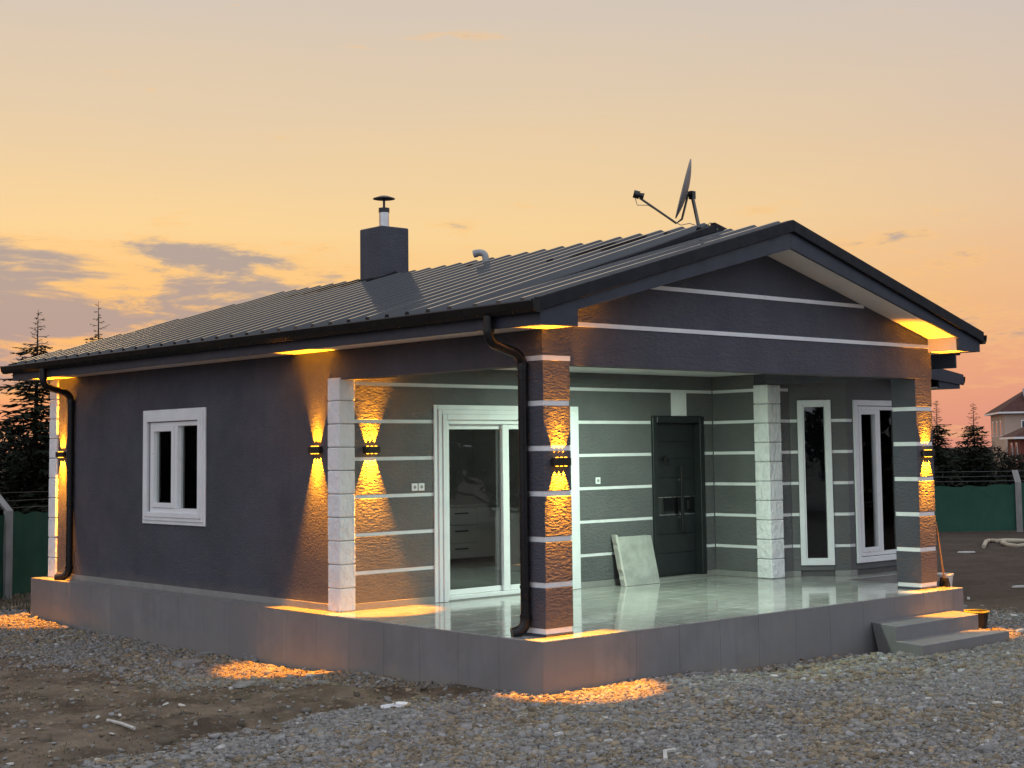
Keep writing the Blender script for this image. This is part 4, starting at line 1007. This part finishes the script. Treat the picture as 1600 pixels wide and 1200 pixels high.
def bush(nm, label, x, y, H, Rr, seed, n=2600, leaf=.10, m=None, cat='bush', group=None):
    rg = np.random.default_rng(seed); z0 = float(gz(x, y)); T = thing(nm, label, cat, (x, y, z0), 0, group)
    nc = 26; cc = np.stack([rg.normal(0, .42, nc)*Rr, rg.normal(0, .42, nc)*Rr, rg.uniform(.14, .92, nc)*H], -1); rc = rg.uniform(.18, .42, nc)*Rr
    pk = rg.integers(0, nc, n); dr_ = rg.normal(size=(n, 3)); dr_ /= np.linalg.norm(dr_, axis=1, keepdims=True)
    c_ = cc[pk]+dr_*(rc[pk]*rg.uniform(.4, 1.05, n)**.5)[:, None]; c_[:, 2] = np.maximum(c_[:, 2], .05)
    a_ = rg.normal(size=(n, 3)); a_ /= np.linalg.norm(a_, axis=1, keepdims=True); b_ = np.cross(a_, rg.normal(size=(n, 3))); b_ /= np.linalg.norm(b_, axis=1, keepdims=True)
    s_ = (leaf*rg.uniform(.6, 1.5, n))[:, None]
    v_ = np.stack([c_-a_*s_, c_-b_*s_*.4, c_+a_*s_, c_+b_*s_*.4], 1).reshape(-1, 3)
    me_ = bpy.data.meshes.new('crown'); me_.from_pydata(v_.tolist(), [], np.arange(n*4).reshape(-1, 4).tolist()); me_.materials.append(m or Mdry)
    tr = MB(); 
    for i in range(7): tr.tube([(0, 0, -.05), tuple(cc[i]*[.5, .5, .5]), tuple(cc[i])], [.022*H/3, .014*H/3, .006], 5, cap=False)
    obj('trunk', tr, Mbark, T, local=True); link('crown', me_, T, local=True); return T
def bare_tree(label, x, y, H, seed, spread=.5, group='bare trees behind the fences'):
    rg = random.Random(seed); z0 = float(gz(x, y)); T = thing('bare_tree', label, 'tree', (x, y, z0), 0, group); tr = MB(); tw = MB()
    def grow(p_, d, L, r_, lv):
        q = p_+d*L*.5+Vector((rg.uniform(-.05, .05), rg.uniform(-.05, .05), 0))*L; e = p_+d*L
        (tr if lv < 2 else tw).tube([p_, q, e], [r_, r_*.8, r_*.62], 5 if lv < 2 else 3, cap=False)
        if lv >= 5: return
        for k in range(3 if lv < 4 else 2):
            nd = (d+Vector((rg.uniform(-1, 1), rg.uniform(-1, 1), rg.uniform(-.1, .5)))*spread*(1+.12*lv)).normalized()
            grow(p_+d*L*rg.uniform(.55, 1.), nd, L*rg.uniform(.6, .82), max(.006, r_*.55), lv+1)
    grow(Vector((0, 0, -.05)), Vector((.03, .02, 1)), H*.30, .018*H, 0)
    obj('trunk', tr, Mbare, T, local=True); obj('crown', tw, Mbare, T, local=True); return T
conifer('tall dark conifer with bare spiky leader beside the left fence post', 2.55, 16.6, 4.95, 1.7, 1, 1.25, 1.15, .65)
conifer('dark conifer whose spiky tip rises above the low end of the roof', 4.6, 18.4, 5.40, 1.2, 2, .8, 1., .7)
conifer('broad dark conifer low behind the green net fence', 1.0, 16.6, 3.3, 1.8, 3, 1.2, 1.2)
conifer('dark conifer hidden behind the house in line with the fence', 10.5, 22.5, 4.4, 1.7, 4, 1., 1.2)
bush('evergreen_bush', 'dark evergreen bush filling the gap left of the tall conifer', -.6, 15.2, 2.3, 1.7, 11, 13000, .055, None, 'bush', 'dark bushes behind the fences')
bush('evergreen_bush', 'dark evergreen bush at the foot of the tall conifer', 2.6, 18.2, 2.6, 2.0, 12, 13000, .055, None, 'bush', 'dark bushes behind the fences')
bush('evergreen_bush', 'dark evergreen bush between the tall conifer and the house corner', 4.9, 19.6, 2.7, 2.2, 13, 13000, .055, None, 'bush', 'dark bushes behind the fences')
bare_tree('bare thin tree rising left of the tall conifer', .9, 20.5, 4.4, 5, .42)
# right-hand side
conifer('dark conifer directly beside the right porch column', 29.6, 15.1, 3.55, 1.35, 6, 1.1, 1.3, .7)
conifer('dark pointed conifer between the porch column and the pink house', 30.8, 14.6, 3.50, 1.25, 7, 1.1, 1.3, .7)
conifer('dark conifer hidden behind the right porch column', 27.4, 17.5, 3.2, 1.3, 8, 1., 1.3, .6)
for k, (x_, y_, h_, r_, lab) in enumerate(((29.2, 17.0, 2.1, 1.8, 'dark bush under the conifer beside the porch column'), (31.4, 15.6, 2.0, 1.7, 'dark bush under the pointed conifer'), (33.0, 13.8, 1.75, 1.6, 'dark bush in front of the pink house'), (34.6, 12.0, 1.55, 1.6, 'dark bush in front of the red house'), (26.5, 19.0, 1.9, 1.8, 'dark bush behind the porch column'), (36.6, 10.4, 1.5, 1.6, 'dark bush right of the red house'))):
    bush('evergreen_bush', lab, x_, y_, h_, r_, 20+k, 9000, .06, None, 'bush', 'dark bushes behind the fences')
bare_tree('bare twiggy tree between the pointed conifer and the pink house', 33.4, 15.6, 3.1, 9, .55)
bare_tree('bare twiggy tree just in front of the pink house', 35.0, 14.6, 3.0, 10, .6)
bare_tree('bare twiggy tree in front of the red house', 35.6, 12.4, 2.6, 14, .6)

# ------------------------------------------------------------------ neighbours in the distance
def house(nm, label, x, y, rz, W, Dp, H, rise, wallm, roofm, wins, panel=False):
    z0 = -.5; T = thing(nm, label, 'house', (x, y, z0), rz)
    obj('wall', MB().box(0, W, 0, Dp, 0, H), wallm, T, local=True)
    e = .6; rf = MB(); r_ = Dp/2
    v_ = [(-e, -e, H), (W+e, -e, H), (W+e, Dp+e, H), (-e, Dp+e, H), (r_*.8, Dp/2, H+rise), (W-r_*.8, Dp/2, H+rise)]
    ro = obj('roof', rf.add(v_, [(0, 1, 5, 4), (1, 2, 5), (2, 3, 4, 5), (3, 0, 4), (3, 2, 1, 0)]), roofm, T, local=True)
    obj('eave_board', MB().box(-e, W+e, -e, Dp+e, H-.18, H-.01), M_soffit, T, local=True)
    if panel: obj('solar_panel', MB().loft([(2.2, 1.0, H+.9), (4.6, 1.0, H+.9), (4.6, 2.6, H+2.3), (2.2, 2.6, H+2.3)], [(2.2, 1.0, H+1.0), (4.6, 1.0, H+1.0), (4.6, 2.6, H+2.4), (2.2, 2.6, H+2.4)]), mat('solar_glass', (.22, .22, .25), .2), ro, local=True)
    for face, u_, z_, w_, h_ in wins:
        fr_ = MB(); pn = MB()
        if face == 'f': fr_.box(u_, u_+w_, -.06, -.001, z_, z_+h_); pn.box(u_+.1, u_+w_-.1, -.08, -.061, z_+.1, z_+h_-.1)
        else: fr_.box(-.06, -.001, u_, u_+w_, z_, z_+h_); pn.box(-.08, -.061, u_+.1, u_+w_-.1, z_+.1, z_+h_-.1)
        wn_ = obj('window', fr_, M_trim, T, local=True); obj('pane', pn, mat('far_glass', (.05, .055, .06), .1), wn_, local=True)
    return T
Mpink = mat('pink_render', (.46, .34, .27), .85, .2, vary=.08, vscale=.4); Mtile = mat('red_roof_tile', (.070, .028, .022), .8, .2, vary=.2, vscale=2., bump=[(6, .05, (1, 1, 1), 2.)]); Mred = mat('red_render', (.15, .040, .030), .85, .2, vary=.12, vscale=.5)
house('neighbour_house', 'pink two-storey house with red hipped roof beyond the field', 126.4, 70.2, R(-52), 16, 11, 5.55, 3.3, Mpink, Mtile,
      [('f', 1.6+k*3.3, 3.1, 1.1, 1.6) for k in range(4)]+[('f', 1.6+k*3.3, .8, 1.1, 1.6) for k in range(4)]+[('s', 2.0+k*3.2, 3.1, 1.1, 1.6) for k in range(3)], True)
house('neighbour_house', 'low dark red house in front of the pink house', 106.0, 56.7, R(-52), 12, 8, 2.9, 1.9, Mred, Mtile, [('f', 1.4+k*2.6, .9, 1.0, 1.5) for k in range(4)]+[('s', 1.5+k*3, .9, 1.0, 1.5) for k in range(2)])

# trees across the yard, seen mirrored in the window glass
for k, (x_, y_, h_, r_, lab) in enumerate(((21, -17, 7.5, 4.2, 'large dark evergreen across the yard opposite the sliding door'), (27, -13, 7, 4., 'large dark evergreen across the yard opposite the bay window'), (15, -23, 7.5, 4.4, 'large dark evergreen across the yard opposite the entrance door'),
        (33, -9, 6.5, 4., 'large dark evergreen at the end of the yard beyond the steps'), (-8, 25, 6., 3.4, 'large dark evergreen standing opposite the square side window'), (-13, 21, 5.5, 3.4, 'large dark evergreen farther along from the square side window'), (-10, -24, 7, 4., 'large dark evergreen behind the gravel drive'), (-17, -22, 6.5, 4., 'large dark evergreen at the far side of the gravel drive'))):
    bush('evergreen_tree', lab, x_, y_, h_, r_, 60+k, 20000, .17, None, 'tree', 'evergreens around the yard')
